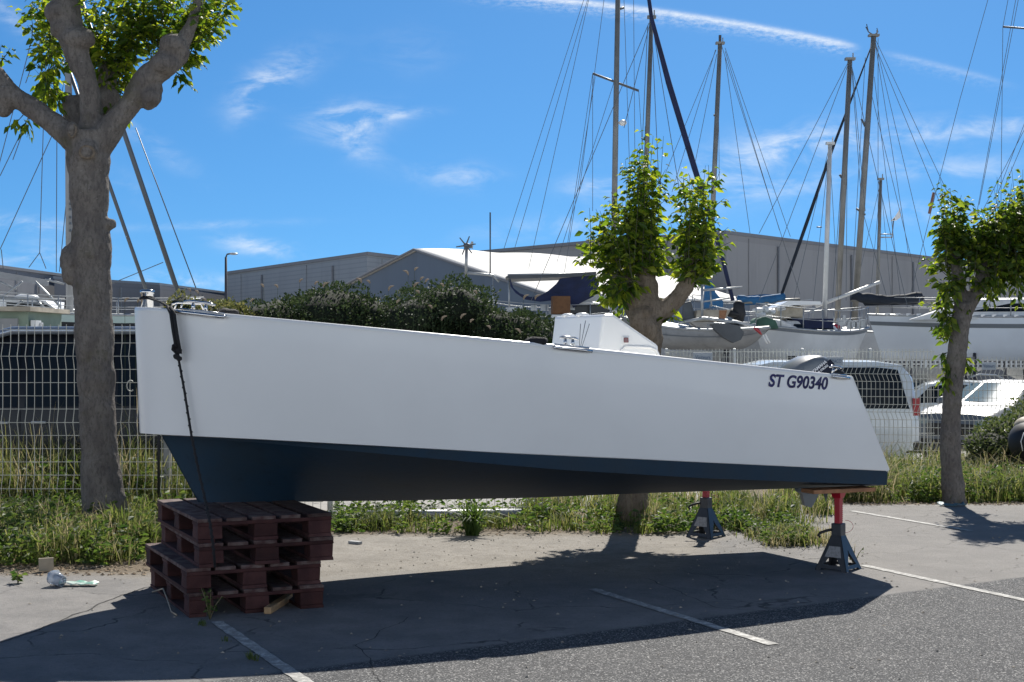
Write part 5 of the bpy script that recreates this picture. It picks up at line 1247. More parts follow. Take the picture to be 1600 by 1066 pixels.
def leaves(pos, dirs, size, wid=.55, fold=.25, droop=.25):
    """folded pointed leaves: pos (n,3), dirs (n,3) growth direction"""
    n = len(pos); d = unit(dirs); up = unit(nr.normal(size=(n, 3))+np.array([0, 0, .9])); s = unit(np.cross(d, up)); u = np.cross(s, d)
    sz = size[:, None] if hasattr(size, '__len__') else size
    dn = np.array([0, 0, -1.0])
    b = pos; t = pos+d*sz+dn*sz*droop; m = pos+d*sz*.45+dn*sz*droop*.15
    l1 = m+s*sz*wid*.5+u*sz*fold*.5; r1 = m-s*sz*wid*.5+u*sz*fold*.5
    q = pos+d*sz*.78+dn*sz*droop*.55; l2 = q+s*sz*wid*.26+u*sz*fold*.25; r2 = q-s*sz*wid*.26+u*sz*fold*.25
    V = np.stack([b, l1, l2, t, r2, r1, (m+q)/2], 1)
    return fast_mesh(V, [(0, 1, 6), (1, 2, 6), (2, 3, 6), (3, 4, 6), (4, 5, 6), (5, 0, 6)], 7)
def blades(pos, h, w, lean=.5, seed=None):
    n = len(pos); a = nr.uniform(0, 2*np.pi, n); ln = nr.uniform(.1, 1, n)*lean; d = np.stack([np.cos(a), np.sin(a), np.zeros(n)], 1)
    s = np.stack([-np.sin(a+nr.normal(0, .9, n)), np.cos(a), np.zeros(n)], 1); s = unit(s); h = h[:, None]; ln = ln[:, None]; w_ = w[:, None] if hasattr(w, '__len__') else w
    z = np.array([0, 0, 1.0])
    p1 = pos+z*h*.5+d*h*ln*.22; p2 = pos+z*h*(1-.25*ln)*.85+d*h*ln*.6; p3 = pos+z*h*(1-.45*ln)+d*h*ln*1.0
    V = np.stack([pos-s*w_/2, pos+s*w_/2, p1+s*w_*.45, p1-s*w_*.45, p2+s*w_*.28, p2-s*w_*.28, p3], 1)
    return fast_mesh(V, [(0, 1, 2, 3), (3, 2, 4, 5), (5, 4, 6)], 7)
def join_meshes(a, b):
    bm = bmesh.new(); bm.from_mesh(a); bm.from_mesh(b); bm.to_mesh(a); bm.free(); return a

M['leaf'] = leafmat('young_leaf', (.048, .088, .012), (.105, .16, .02), (.24, .275, .04), .52)
M['leafd'] = leafmat('deep_leaf', (.030, .064, .011), (.062, .108, .016), (.17, .21, .032), .5)
M['leafl'] = leafmat('mixed_leaf', (.026, .06, .010), (.078, .132, .016), (.23, .27, .038), .52)
M['hedge'] = leafmat('hedge_leaf', (.018, .034, .014), (.035, .058, .022), (.065, .09, .038), .14, .7)
M['grass'] = leafmat('fresh_grass', (.042, .068, .016), (.075, .105, .028), (.16, .165, .06), .38, .75)
M['dry'] = leafmat('dry_grass', (.09, .11, .035), (.17, .165, .08), (.30, .26, .16), .35, .85)
M['weed'] = leafmat('broad_weed', (.024, .055, .012), (.05, .09, .02), (.10, .14, .035), .38, .6)
M['twig'] = mat('green_twig', (.045, .050, .02), .8)
M['plume'] = mat('plume', (.40, .31, .22), .9, var=.3, vscale=30)
M['bark1'] = barkmat('bark_grey', (.135, .120, .110), (.205, .185, .165), (.32, .30, .27))
M['bark2'] = barkmat('bark_brown', (.15, .12, .09), (.22, .18, .14), (.30, .26, .21))

def trunk(mb, parts, knobs, name, m, parent, vox=.02, amp=.03):
    for pts, rs in parts: 
        # resample smoothly
        P_ = []; R_ = []; n = len(pts)
        for i in range(n-1):
            p0 = pts[max(i-1, 0)]; p1 = pts[i]; p2 = pts[i+1]; p3 = pts[min(i+2, n-1)]
            for k in range(5):
                u = k/5; P_.append(.5*((2*p1)+(p2-p0)*u+(2*p0-5*p1+4*p2-p3)*u*u+(3*p1-p0-3*p2+p3)*u**3)); R_.append(lerp(rs[i], rs[i+1], u))
        P_.append(pts[-1]); R_.append(rs[-1])
        R_ = [r*(1+.13*noise.noise(p*6)) for r, p in zip(R_, P_)]
        mb.tube(P_, R_, 18)
    for c, r in knobs: mb.ball(c, r, 14, 10)
    o = put(mb, name, m, parent)
    md = o.modifiers.new('r', 'REMESH'); md.mode = 'VOXEL'; md.voxel_size = vox; md.use_smooth_shade = True
    s = o.modifiers.new('s', 'SMOOTH'); s.iterations = 5; s.factor = .5
    tx = bpy.data.textures.new('bark_lumps', 'CLOUDS'); tx.noise_scale = .10; tx.noise_depth = 3
    d = o.modifiers.new('d', 'DISPLACE'); d.texture = tx; d.strength = amp; d.mid_level = .5
    tx2 = bpy.data.textures.new('bark_ridges', 'CLOUDS'); tx2.noise_scale = .035; tx2.noise_depth = 2
    d2 = o.modifiers.new('d2', 'DISPLACE'); d2.texture = tx2; d2.strength = amp*.35; d2.mid_level = .5
    return o
def crown(parent, name, blobs, n, d0, mt, size=.085, shoots=0, drd=.5, twigs=True, seedv=3):
    """blobs: (px,py,rx_px,ry_px,depth_offset,depth_radius_m, weight). leaves sit on short shoots"""
    W_ = np.array([b[6] if len(b) > 6 else b[2]*b[3] for b in blobs], float); W_ /= W_.sum()
    pos = []; dr = []; sz = []
    tw = MB()
    ns = n//13
    for i in range(ns):
        b = blobs[nr.choice(len(blobs), p=W_)]
        while True:
            q = nr.uniform(-1, 1, 3)
            if (q**2).sum() < 1 and (q**2).sum() > nr.uniform(0, .55): break
        c = P(b[0]+q[0]*b[2], b[1]+q[2]*b[3]*-1, d0+b[4]+q[1]*b[5])
        g = noise.noise(c*3.4+Vector((seedv, 0, 0)))
        if g < -.22: continue
        ln = rnd.uniform(.10, .26); dv = Vector((q[0]*.7+rnd.uniform(-.4, .4), q[1]*.7+rnd.uniform(-.4, .4), rnd.uniform(.1, 1.1))).normalized()
        if twigs: tw.tube([c-dv*ln*.3, c+dv*ln], [.004, .002], 4, cap=False)
        for k in range(13):
            u = k/12; p = c+dv*ln*u; a = k*2.4+rnd.random(); out = Vector((math.cos(a), math.sin(a), rnd.uniform(-.55, .25)))+dv*.3
            p = p+Vector((rnd.uniform(-.03, .03), rnd.uniform(-.03, .03), rnd.uniform(-.03, .03)))+out.normalized()*.03
            pos.append(p); dr.append(out); sz.append(size*rnd.uniform(.6, 1.25)*(1-.35*u))
    for (px0, py0, px1, py1, off) in (shoots or ()):
        a = P(px0, py0, d0+off); b = P(px1, py1, d0+off); tw.tube([a, lerp(a, b, .5)+Vector((.01, 0, .01)), b], [.0045, .003, .0015], 5, cap=False)
        k_ = max(6, int((b-a).length/.042))
        for k in range(k_):
            u = .15+.85*k/k_; p = lerp(a, b, u); an = k*2.4; out = Vector((math.cos(an), math.sin(an), -.35))+(b-a).normalized()*.4
            for _ in range(2):
                pos.append(p+out.normalized()*.06*rnd.random()); dr.append(out+Vector((rnd.uniform(-.5, .5), rnd.uniform(-.5, .5), rnd.uniform(-.3, .1)))); sz.append(size*rnd.uniform(.55, 1.1)*(1.1-.5*u))
    me = leaves(np.array([tuple(p) for p in pos]), np.array([tuple(p) for p in dr]), np.array(sz), .62, .22, .35)
    if tw.v:
        m2 = bpy.data.meshes.new('x'); m2.from_pydata(tw.v, [], tw.f); m2.polygons.foreach_set('material_index', [1]*len(tw.f)); me = join_meshes(me, m2)
    return link(name, me, [mt, M['twig']], parent)
def rshoots(groups, o0=-.28, o1=.28):
    out = []
    for (bx, by, brx, bry, tx, ty, trx, try_, n) in groups:
        for _ in range(n):
            a = rnd.uniform(-1, 1); b = rnd.uniform(-1, 1)
            q0 = (bx+a*brx+rnd.gauss(0, 3), by+b*bry); q1 = (tx+a*trx*.8+rnd.uniform(-.35, .35)*trx, ty+rnd.uniform(-1, 1)*try_+abs(a)**2*try_*.8)
            e = rnd.choice((.7, .85, 1, 1, 1.12, 1.28)); out.append((*q0, lerp(q0[0], q1[0], e), lerp(q0[1], q1[1], e), rnd.uniform(o0, o1)))
    return out
def trees():
    # left pollarded tree
    D = 12.4; g = Vector((P(158, 0, D).x, D, 0))
    t = thing('pollarded_tree', g, 'large pollarded tree with three knobbly limbs at the left', 'tree', 'pollarded trees along the verge')
    q = lambda x, y, o=0: P(x, y, D+o)
    parts = [([q(170, 850), q(164, 800), q(158, 740), q(152, 640), q(147, 520), q(143, 400), q(139, 300), q(138, 250), q(137, 205)], [.24, .195, .168, .160, .155, .155, .158, .175, .19]),
             ([q(125, 225), q(92, 200), q(50, 168), q(18, 148), q(-12, 118), q(-40, 95)], [.12, .105, .085, .09, .095, .09]),
             ([q(142, 220, .05), q(142, 170, .02), q(136, 125), q(122, 90), q(112, 55), q(105, 10), q(98, -40)], [.12, .09, .09, .10, .115, .12, .10]),
             ([q(155, 225), q(182, 188), q(205, 160), q(222, 130), q(250, 108), q(275, 82), q(284, 68)], [.13, .105, .095, .105, .12, .125, .08]),
             ([q(280, 75), q(296, 45), q(308, 10), q(316, -40)], [.09, .05, .04, .035]),
             ([q(128, 215, .35), q(120, 180, .4), q(117, 150, .4)], [.10, .12, .10]),
             ([q(158, 190, .5), q(166, 140, .55), q(170, 95, .55)], [.09, .09, .09])]
    knobs = [(q(237, 152, -.02), (.085, .1, .09)), (q(242, 140), (.07, .08, .06)), (q(233, 163), (.06, .07, .05)), (q(112, 410, 0), (.10, .12, .17)), (q(112, 428), (.09, .10, .10)), (q(116, 392), (.08, .09, .08)),
             (q(136, 236, -.16), (.105, .06, .095)), (q(113, 203, -.15), (.055, .06, .075)), (q(95, 20), (.14, .13, .12)), (q(122, 60, -.05), (.15, .12, .1)), (q(100, 45), (.12, .12, .1)), (q(270, 70, -.05), (.12, .12, .10)), (q(258, 100, -.06), (.13, .12, .10)), (q(10, 150), (.12, .12, .13)), (q(6, 172), (.07, .08, .07)), (q(173, 350), (.05, .06, .05)), (q(172, 590), (.05, .06, .12)), (q(170, 155, .5), (.11, .1, .12))]
    trunk(MB(), parts, knobs, 'trunk', M['bark1'], t, .017, .024)
    mb = MB(); c = q(136, 238, -.205); mb.tube([c+Vector((.06*math.cos(a_), 0, .052*math.sin(a_))) for a_ in np.linspace(0, 2*math.pi, 20)], .012, 6, cap=False); mb.jitter(.01, 14, 1); put(mb, 'pruning_scar', M['bark2'], t); mb = MB()
    c = q(113, 204, -.19); mb.tube([c+Vector((.033*math.cos(a_), 0, .05*math.sin(a_))) for a_ in np.linspace(0, 2*math.pi, 18)], .011, 6, cap=False); mb.jitter(.01, 14, 1); put(mb, 'pruning_scar', M['bark2'], t)
    bl = [(72, 60, 14, 35, 0, .2), (72, 150, 10, 30, .1, .16), (170, 50, 62, 60, .1, .45), (230, 20, 95, 50, 0, .5), (300, 10, 60, 42, 0, .4), (325, 0, 34, 22, 0, .3), (180, 110, 42, 45, .3, .3), (165, 150, 12, 25, .3, .15), (130, 15, 90, 45, .3, .4), (230, 70, 45, 35, .25, .35), (200, -30, 150, 40, 0, .5), (290, 60, 22, 30, .25, .2), (80, 110, 22, 30, .2, .2)]
    sh = [(60, 100, 95, 190, 0), (66, 140, 90, 150, 0), (50, 60, 48, 20, 0), (280, 70, 345, 60, .1), (275, 100, 300, 140, .1), (270, 110, 290, 128, 0), (45, 175, 42, 215, 0), (36, 180, 20, 198, 0), (300, 60, 355, 30, 0), (330, 40, 378, 5, 0), (85, 5, 50, -10, 0), (0, 100, 16, 75, .1), (-5, 95, 2, 70, 0), (180, 180, 195, 165, .1), (60, 20, 50, 5, 0), (120, 210, 112, 190, .1), (90, 165, 100, 128, .1), (195, 175, 176, 205, .3)]
    crown(t, 'crown', bl, 1500, D+.25, M['leafl'], .10, sh+rshoots([(92, 60, 14, 50, 66, 30, 18, 60, 20), (88, 120, 8, 30, 66, 130, 14, 40, 14), (135, 80, 18, 50, 160, 20, 50, 50, 36), (175, 130, 20, 40, 185, 60, 45, 45, 30), (240, 80, 40, 30, 240, -10, 70, 30, 44), (290, 50, 16, 30, 325, 5, 40, 30, 34), (290, 90, 8, 20, 305, 80, 20, 25, 10), (165, 150, 12, 25, 160, 165, 18, 20, 8)], .12, .65), seedv=2)
    # middle tree
    D = 13.1; g = Vector((P(1000, 0, D).x, D, 0))
    t = thing('pollarded_tree', g, 'bushy pollarded tree behind the console with twin leafy heads', 'tree', 'pollarded trees along the verge')
    q = lambda x, y, o=0: P(x, y, D+o)
    parts = [([q(988, 830), q(990, 760), q(998, 680), q(1007, 600), q(1013, 540), q(1013, 500), q(1010, 470)], [.17, .13, .120, .120, .125, .135, .135]),
             ([q(1000, 480), q(990, 460), q(978, 445), q(965, 438)], [.13, .11, .085, .07]),
             ([q(1006, 480), q(1012, 450), q(1008, 425), q(1004, 390), q(1002, 340)], [.13, .10, .085, .06, .03]),
             ([q(1015, 495), q(1040, 482), q(1062, 462), q(1075, 440), q(1082, 410), q(1086, 370)], [.12, .09, .08, .07, .05, .03])]
    knobs = [(q(992, 482), (.10, .11, .11)), (q(1012, 512, -.12), (.1, .08, .1)), (q(1010, 488, -.14), (.05, .05, .05)), (q(996, 500, -.1), (.08, .08, .1)), (q(1020, 530, -.05), (.1, .1, .1)), (q(968, 440), (.09, .1, .08))]
    trunk(MB(), parts, knobs, 'trunk', M['bark2'], t, .018, .03)
    bl = [(1000, 285, 12, 30, 0, .12), (1003, 330, 24, 36, 0, .2), (988, 375, 38, 32, 0, .26), (958, 405, 28, 28, 0, .22), (1003, 415, 24, 22, .0, .22), (938, 392, 14, 26, .0, .18), (948, 445, 12, 22, 0, .15), (1092, 298, 14, 22, 0, .14), (1086, 340, 22, 30, 0, .2), (1084, 388, 24, 30, 0, .22), (1096, 420, 12, 16, 0, .15), (1106, 370, 14, 26, 0, .15), (1045, 400, 12, 18, .0, .16)]
    sh = [(1005, 280, 1010, 232, 0), (1020, 300, 1040, 265, 0), (985, 300, 975, 262, 0), (1110, 300, 1125, 268, 0), (1105, 290, 1107, 258, 0), (922, 400, 921, 325, 0), (935, 400, 945, 335, 0), (1110, 380, 1138, 355, 0), (1110, 395, 1142, 378, 0), (915, 410, 903, 405, 0), (1040, 490, 1052, 478, 0), (1050, 500, 1046, 495, -.1), (1070, 300, 1056, 275, 0), (1035, 480, 1044, 462, 0), (960, 330, 955, 300, 0), (1120, 320, 1132, 310, 0), (965, 440, 935, 475, 0), (1060, 400, 1048, 350, 0), (990, 455, 985, 440, -.15)]
    crown(t, 'crown', bl, 900, D, M['leafl'], .10, sh+rshoots([(1003, 400, 20, 30, 1006, 262, 30, 30, 30), (975, 425, 20, 22, 955, 345, 42, 32, 34), (1008, 430, 18, 20, 1008, 340, 36, 30, 22), (985, 440, 18, 16, 945, 430, 26, 30, 16), (980, 445, 14, 12, 958, 470, 18, 14, 14), (1084, 420, 12, 26, 1094, 290, 28, 28, 28), (1082, 440, 12, 16, 1090, 372, 40, 34, 26)]), seedv=6)
    # right tree
    D = 15.1; g = Vector((P(1488, 0, D).x, D, gz(0, D)))
    t = thing('pollarded_tree', g, 'slim pollarded tree at the right with a forked trunk and dense crown', 'tree', 'pollarded trees along the verge')
    q = lambda x, y, o=0: P(x, y, D+o)
    parts = [([q(1492, 792), q(1488, 750), q(1485, 700), q(1487, 640), q(1492, 580), q(1498, 530), q(1503, 495), q(1508, 472)], [.13, .11, .10, .10, .10, .10, .10, .11]),
             ([q(1506, 480), q(1499, 455), q(1496, 425), q(1490, 390), q(1486, 350)], [.09, .07, .065, .055, .03]),
             ([q(1510, 480), q(1522, 462), q(1532, 440), q(1536, 410), q(1545, 375), q(1560, 340)], [.10, .08, .065, .06, .05, .03]),
             ([q(1532, 435), q(1556, 420), q(1580, 408)], [.05, .05, .03])]
    trunk(MB(), parts, [(q(1505, 480, -.07), (.07, .06, .07)), (q(1489, 760), (.13, .12, .12))], 'trunk', M['bark1'], t, .015, .02)
    bl = [(1490, 338, 18, 24, 0, .2), (1488, 368, 18, 22, 0, .2), (1525, 378, 30, 22, 0, .3), (1560, 372, 32, 26, 0, .3), (1600, 352, 40, 42, 0, .35), (1585, 410, 38, 26, 0, .35), (1535, 418, 26, 22, .1, .25), (1482, 425, 12, 24, .0, .14), (1486, 452, 9, 18, .0, .12), (1640, 380, 40, 45, 0, .4), (1600, 425, 22, 18, 0, .3), (1540, 450, 16, 14, .2, .15), (1482, 495, 9, 14, 0, .08), (1476, 515, 6, 8, 0, .06)]
    sh = [(1485, 320, 1484, 295, 0), (1496, 325, 1502, 305, 0), (1570, 335, 1585, 300, 0), (1600, 300, 1604, 275, 0), (1472, 420, 1460, 412, 0), (1490, 560, 1462, 572, 0), (1490, 565, 1468, 590, -.05), (1488, 580, 1470, 600, -.05), (1500, 560, 1522, 560, 0), (1500, 565, 1518, 575, 0), (1488, 550, 1464, 556, 0), (1486, 575, 1480, 610, -.08), (1496, 540, 1508, 532, 0), (1485, 540, 1478, 522, 0), (1470, 480, 1462, 492, 0)]
    crown(t, 'crown', bl, 3600, D, M['leafd'], .105, sh+rshoots([(1488, 400, 12, 28, 1487, 325, 24, 24, 34), (1530, 410, 26, 26, 1530, 365, 42, 22, 44), (1585, 410, 40, 28, 1590, 320, 50, 36, 70), (1560, 420, 34, 20, 1560, 450, 44, 22, 22), (1490, 450, 6, 20, 1478, 455, 12, 24, 12), (1490, 500, 5, 14, 1474, 505, 7, 18, 8)]), seedv=9)
trees()

# hedge shrubs beyond the fence
def shrub(label, blobs, n, D, m=None, size=.05, base_px=None, floor=None, cat='shrub', name='hedge_shrub', group='dark hedge shrubs behind the boat'):
    b = blobs[0]; gx = P(b[0], 0, D).x; t = thing(name, (gx, D, gz(gx, D)), label, cat, group)
    W_ = np.array([x[2]*x[3] for x in blobs], float); W_ /= W_.sum(); idx = nr.choice(len(blobs), n, p=W_)
    q = nr.normal(size=(n, 3)); q = unit(q)*(nr.uniform(.72, 1.03, (n, 1))**.7); B = np.array([x[:6] for x in blobs])[idx]
    d = D+B[:, 4]+q[:, 1]*B[:, 5]; px = B[:, 0]+q[:, 0]*B[:, 2]; py = B[:, 1]-q[:, 2]*B[:, 3]
    pos = np.stack([(px-HX)/F*d, d, EYE+(HY-py)/F*d], 1)
    nz = np.array([noise.noise(Vector(p)*2.6) for p in pos]); nf = np.array([noise.noise(Vector(p)*9) for p in pos])
    pos += unit(q)*(nz[:, None]*.22+nf[:, None]*.08)
    keep = pos[:, 2] > gz(0, D)+.03; pos = pos[keep]; q = q[keep]
    dr = q+nr.normal(size=q.shape)*.7+np.array([0, 0, .3])
    me = leaves(pos, dr, nr.uniform(.6, 1.25, len(pos))*size, .6, .2, .1)
    o = link('foliage', me, m or M['hedge'], t)
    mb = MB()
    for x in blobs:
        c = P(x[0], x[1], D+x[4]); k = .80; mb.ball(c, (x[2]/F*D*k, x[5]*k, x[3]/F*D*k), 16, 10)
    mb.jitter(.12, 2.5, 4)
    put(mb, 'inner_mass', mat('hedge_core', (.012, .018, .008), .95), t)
    mb = MB()
    for k in range(4):
        x = blobs[k % len(blobs)]; c = P(x[0]+rnd.uniform(-10, 10), x[1], D+x[4]); mb.tube([Vector((c.x, c.y, gz(0, D))), c], [.05, .03], 6)
    put(mb, 'stem', M['bark2'], t)
    return t
HD = 19.5
shrub('low yellow green shrub at the left end of the hedge', [(330, 500, 55, 28, 0, .6), (290, 485, 35, 18, 0, .4), (350, 520, 60, 40, 0, .6)], 6500, HD-.5, leafmat('olive_leaf', (.045, .06, .02), (.09, .10, .035), (.15, .15, .06), .25), .05)
shrub('dark round hedge shrub on the left above the boat gunwale', [(430, 505, 52, 40, 0, .8), (430, 560, 60, 60, 0, .8)], 11000, HD)
shrub('dark hedge shrub in the middle of the hedge', [(520, 495, 70, 47, 0, .9), (590, 510, 55, 45, 0, .8), (540, 560, 80, 60, 0, .9)], 16000, HD+.2)
shrub('tallest dark hedge shrub crowned below the wind turbine', [(710, 490, 72, 52, .2, .9), (650, 500, 60, 40, 0, .9), (770, 520, 60, 45, 0, .8), (700, 570, 100, 60, 0, .9)], 21000, HD-.1)
shrub('dark hedge shrub at the right end of the hedge beside the console', [(820, 530, 50, 38, 0, .8), (850, 560, 40, 45, 0, .7)], 10000, HD-.3)
shrub('spreading glossy shrub on the verge at the right edge', [(1585, 690, 55, 38, 0, .9), (1630, 670, 60, 45, 0, .8), (1545, 700, 40, 28, -.3, .6), (1600, 720, 60, 30, -.4, .7)], 9000, 18.9, leafmat('glossy_leaf', (.035, .055, .018), (.07, .10, .035), (.15, .17, .08), .22, .35), .055, group='shrubs on the verge')

# reed plumes standing in front of the hedge
def plumes():
    spots = [(392, 468, 0), (412, 445, 0), (434, 446, 0), (468, 437, 0), (492, 441, 0), (505, 443, 1), (565, 436, 1), (578, 439, 0), (607, 448, 1), (638, 424, 1), (648, 419, 0), (657, 434, 0), (665, 437, 0), (647, 443, 1), (693, 372+72, 0), (818, 462, 1), (836, 462, 1), (655, 455, 0), (690, 495, 1), (720, 492, 1), (735, 500, 0), (675, 478, 0), (745, 455, 0), (310, 455, 0), (298, 452, 0), (195, 467, 0), (215, 468, 0), (322, 468, 0), (813, 515, 1), (766, 510, 0), (620, 470, 0)]
    proto = None
    for k, (px, py, big) in enumerate(spots):
        d = 17.6 if px > 250 else 15
        x = (px-HX)/F*d; zt_ = EYE+(HY-py)/F*d; g = gz(x, d); h = zt_-g
        dx = rnd.uniform(-.12, .12)
        t = thing('reed_plume', (x-dx, d, g), 'tall thin reed stalk with a fluffy beige seed head above the hedge', 'reed', 'reed plumes above the hedge')
        mb = MB(); mb.tube([(x-dx, d, g), (x-dx*.3, d, g+h*.6), (x, d, zt_)], [.003, .0025, .002], 4, cap=False); put(mb, 'stalk', M['hedge'], t)
        mb = MB(); s = .075 if big else .05
        top = Vector((x, d, zt_)); lean = rnd.choice((-1, 1))
        for j in range(26):
            u = j/25; c = top+Vector((lean*s*.9*u*u, 0, s*1.5*(u-.45)-s*.7*u*u)); a = rnd.uniform(0, 6.28); w = s*.28*math.sin(.35+u*2.5)
            e = c+Vector((math.cos(a)*w, math.sin(a)*w, w*.6)); mb.add([c-Vector((.004, 0, 0)), c+Vector((.004, 0, 0)), e], [(0, 1, 2)])
        mb.tube([top+Vector((lean*s*.9*u*u, 0, s*1.5*(u-.45)-s*.7*u*u)) for u in (0, .25, .5, .75, 1)], [.004, .012, .014, .010, .003], 6)
        put(mb, 'seed_head', M['plume'], t)
plumes()

# grasses and weeds
def inb(pts, n):
    pts = np.array(pts); return pts
def field(n, px0, px1, d0, d1, f=None, dens=.0, sc=2.0):
    out = []
    while len(out) < n:
        d = rnd.uniform(d0, d1); px = rnd.uniform(px0, px1); x = (px-HX)/F*d
        if f and not f(px, d): continue
        if dens and noise.noise(Vector((x*sc, d*sc, 5)))+rnd.uniform(-.25, .25) < dens-.5: continue
        out.append((x, d, gz(x, d)))
    return np.array(out)
def grass(name, pos, h0, h1, w0, w1, m, lean=.6, label=None):
    n = len(pos); hv = nr.uniform(h0, h1, n)*(1+.45*np.array([noise.noise(Vector(p)*2.3+Vector((3, 1, 0))) for p in pos]))
    me = blades(pos, hv, nr.uniform(w0, w1, n), lean); o = link(name, me, m); return tag(o, None, None, kind='stuff')
notpal = lambda px, d: not (px > 225 and d < 11.3)
def clumps(name, nc, per, px0, px1, d0, d1, h0, h1, w, m, lean=.8, spread=.07, f=None, dens=.4, sc=2.0, hf=None):
    """grass growing in clumps of different height, blades leaning outwards"""
    cs = field(nc, px0, px1, d0, d1, f, dens, sc); n = nc*per
    c = np.repeat(cs, per, 0); off = nr.normal(0, spread, (n, 2)); pos = c.copy(); pos[:, :2] += off
    hc = np.repeat(nr.uniform(h0, h1, nc)*(nr.uniform(.7, 1.3, nc)), per)
    if hf is not None: hc *= np.repeat(np.array([hf(HX+F*p[0]/p[1], p[1]) for p in cs]), per)
    h = hc*nr.uniform(.45, 1.1, n)
    o = link(name, blades(pos, h, nr.uniform(w*.6, w*1.3, n), lean), m); return tag(o, None, None, kind='stuff')
clumps('verge_grass', 150, 34, -40, 300, 10.5, 13.3, .12, .34, .009, M['grass'], .9, .06, notpal)
clumps('verge_grass', 95, 26, -40, 245, 10.5, 12.9, .15, .42, .006, M['dry'], 1.0, .07, notpal)
clumps('tall_grass', 190, 36, -60, 330, 13.55, 15.4, .30, .75, .008, M['grass'], .7, .10, None, .3)
clumps('tall_grass', 85, 24, -60, 330, 13.5, 15.4, .5, 1.0, .006, M['dry'], .7, .09, None, .3)
clumps('verge_grass', 75, 30, 505, 1010, 12.3, 13.2, .06, .19, .010, M['grass'], 1.1, .06, None, .62, 3)
clumps('verge_grass', 110, 34, 820, 1290, 12.9, 15.3, .10, .30, .011, M['grass'], 1.0, .07, None, .52)
clumps('dry_grass', 70, 24, 820, 1290, 12.7, 15.3, .12, .34, .005, M['dry'], 1.1, .08, None, .5)
clumps('verge_grass', 55, 30, 1130, 1265, 11.5, 12.9, .05, .14, .008, M['grass'], 1.3, .06, lambda px, d: abs(px-(1262-(d-11.3)*55)) < 48, .5, 3)
clumps('dry_grass', 50, 26, 1130, 1300, 11.4, 15.0, .08, .2, .005, M['dry'], 1.2, .06, lambda px, d: abs(px-(1265-(d-11.3)*45)) < 55, .5, 3)
mound = lambda px, d: (.8+.5*noise.noise(Vector((px/45, d*.8, 2))))*(1+.22*max(0, min(1, (px-1385)/50)))
clumps('tall_grass', 170, 56, 1230, 1660, 15.25, 21.8, .28, .66, .007, M['dry'], 1.25, .12, None, .34, 1.4, mound)
clumps('tall_grass', 330, 46, 1230, 1660, 15.2, 21.8, .20, .52, .010, M['grass'], 1.15, .11, None, .38, 1.6, mound)
def broad(name, pos, size, m, up=.5, per=9):
    P_ = []; D_ = []; Z_ = []
    for p in pos:
        h = rnd.uniform(.03, .22)*up*2
        for k in range(per):
            a = k*2.4+rnd.random(); u = k/per
            P_.append((p[0]+rnd.uniform(-.02, .02), p[1]+rnd.uniform(-.02, .02), p[2]+h*u+.01)); D_.append((math.cos(a), math.sin(a), rnd.uniform(.1, .9))); Z_.append(size*rnd.uniform(.6, 1.3))
    o = link(name, leaves(np.array(P_), np.array(D_), np.array(Z_), .42, .2, .25), m); return tag(o, None, None, kind='stuff')
broad('broad_weeds', field(900, -40, 290, 10.4, 13.2, notpal, .42, 2), .075, M['weed'], .7)
broad('broad_weeds', field(800, -40, 330, 13.6, 15.2, None, .4, 2), .085, M['weed'], 1.3)
broad('broad_weeds', field(430, 520, 1240, 12.2, 14.2, None, .58, 2.4), .075, M['weed'], .45)
broad('broad_weeds', field(260, 1130, 1262, 11.5, 13.2, lambda px, d: abs(px-(1260-(d-11.3)*55)) < 45, .45, 2.4), .055, M['weed'], .3)
broad('broad_weeds', field(1500, 1300, 1660, 15.15, 21, None, .40, 1.6), .075, M['weed'], .9)
def tuft(c, n, h, w, m, label, name='spiky_tuft', cat='plant', lean=1.0):
    pos = np.array([[c.x+rnd.uniform(-.05, .05), c.y+rnd.uniform(-.05, .05), c.z] for _ in range(n)])
    me = blades(pos, nr.uniform(h*.6, h, n), nr.uniform(w*.7, w*1.2, n), lean); me.transform(Matrix.Translation(-Vector(c)))
    o = bpy.data.objects.new(name, me); me.materials.append(m); C.objects.link(o); o.location = c; return tag(o, label, cat)
tuft(gnd(738, 12.15), 130, .36, .018, M['weed'], 'spiky agave like tuft under the middle of the boat', lean=1.25)
tuft(gnd(600, 12.6), 90, .2, .012, M['grass'], 'leafy grass tuft on the dirt right of the pallets', lean=1.3)
tuft(gnd(185, 11.3), 150, .42, .014, M['grass'], 'tall barley grass tuft at the foot of the left tree', lean=.8)
tuft(gnd(150, 11.4), 90, .36, .012, M['dry'], 'straw coloured grass tuft before the left tree trunk', lean=.8)
tuft(gnd(228, 11.2), 110, .34, .014, M['grass'], 'green grass tuft between the left tree and the pallets', lean=.9)
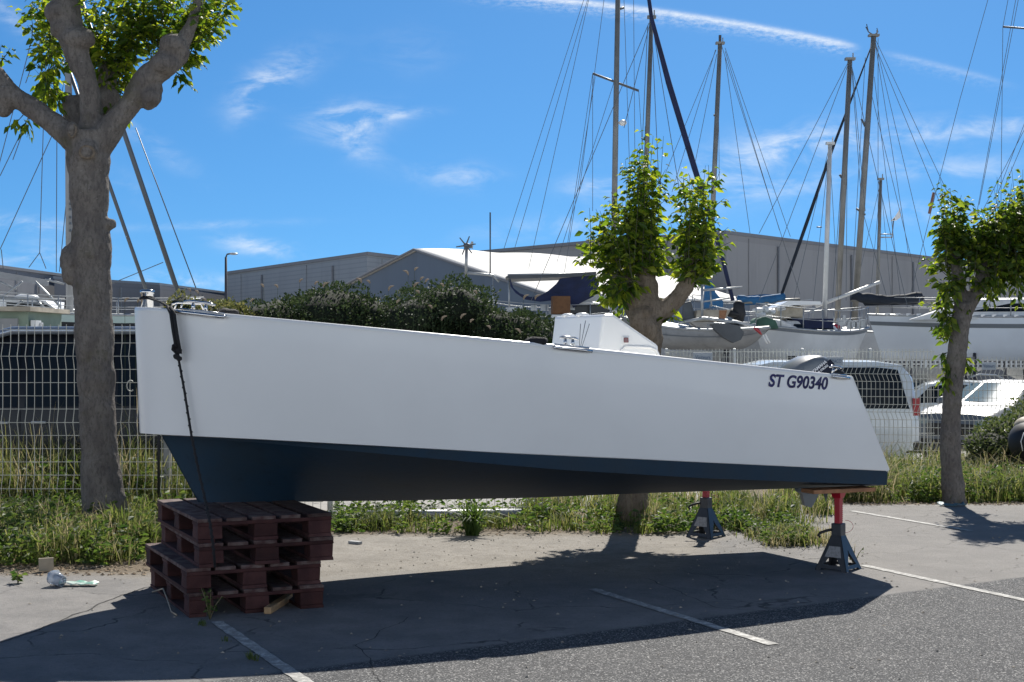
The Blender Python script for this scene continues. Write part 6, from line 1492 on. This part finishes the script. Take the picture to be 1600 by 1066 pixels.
def sprig(c, h, n, size, label, m=None):
    t = thing('weed_sprig', c, label, 'weed'); mb = MB(); P_ = []; D_ = []
    for k in range(4):
        a = rnd.uniform(0, 6.28); e = c+Vector((math.cos(a)*h*.35, math.sin(a)*h*.35, h*rnd.uniform(.6, 1))); mb.tube([c, lerp(c, e, .5)+Vector((0, 0, h*.1)), e], [.004, .003, .002], 4)
        for j in range(n):
            u = .3+.7*j/n; P_.append(tuple(lerp(c, e, u))); b_ = rnd.uniform(0, 6.28); D_.append((math.cos(b_), math.sin(b_), rnd.uniform(-.1, .6)))
    put(mb, 'stalk', M['dry'], t); me = leaves(np.array(P_), np.array(D_), nr.uniform(.6, 1.2, len(P_))*size, .6, .15, .2); link('leaf_cluster', me, m or M['weed'], t)
sprig(G(328, 968), .20, 12, .035, 'small weed growing from the crack at the near pallet corner')
sprig(G(1334, 884), .20, 5, .035, 'lone small weed standing beside the nearer jack stand')
sprig(G(28, 912), .10, 10, .045, 'low weed on the asphalt edge left of the plastic cup')
# moss and tiny weeds along the parking line joint
pos = []
A = G(330, 975); B = G(420, 1035)
for i in range(420):
    u = rnd.random(); p = lerp(A, B, u)
    if noise.noise(p*7) < .05: continue
    pos.append((p.x-.06+rnd.gauss(0, .012), p.y+rnd.gauss(0, .015), 0))
grass('crack_weeds', np.array(pos), .012, .045, .003, .006, M['grass'], 1)
# long joint cracks in the old asphalt
def crack(pts, w, base):
    mb = MB(); P_ = []
    for i in range(len(pts)-1):
        for k in range(24): P_.append(lerp(pts[i], pts[i+1], k/24))
    P_.append(pts[-1]); l = []; r_ = []
    for i, p in enumerate(P_):
        d = (P_[min(i+1, len(P_)-1)]-P_[max(i-1, 0)]).normalized(); n = Vector((-d.y, d.x, 0)); q = p+n*(noise.noise(p*5)*.035+noise.noise(p*19)*.012); ww = w*(.6+.9*abs(noise.noise(p*8)))
        l.append(q+n*ww+Vector((0, 0, .003))); r_.append(q-n*ww+Vector((0, 0, .003)))
    mb.grid([l, r_]); o = put(mb, 'pavement_crack', base); tag(o, None, None, kind='structure')
M['crack'] = mat('crack_dark', (.03, .03, .03), .95)
crack([G(-60, 1022), G(60, 985), G(185, 932), G(240, 915)], .006, M['crack'])
crack([G(640, 965), G(560, 1010), G(600, 1075)], .003, M['crack'])
crack([G(1010, 905), G(1120, 950), G(1280, 960)], .003, M['crack'])

scatter_stones('gravel', 220, -1.0, 2.6, 10.4, 12.4, .004, .012, M['stone'])
scatter_stones('leaf_litter', 420, -1.2, 2.0, 12.1, 13.3, .008, .022, bpy.data.materials['dry_leaf'])
scatter_stones('leaf_litter', 420, 2.9, 6.5, 14.7, 15.3, .010, .028, bpy.data.materials['dry_leaf'])
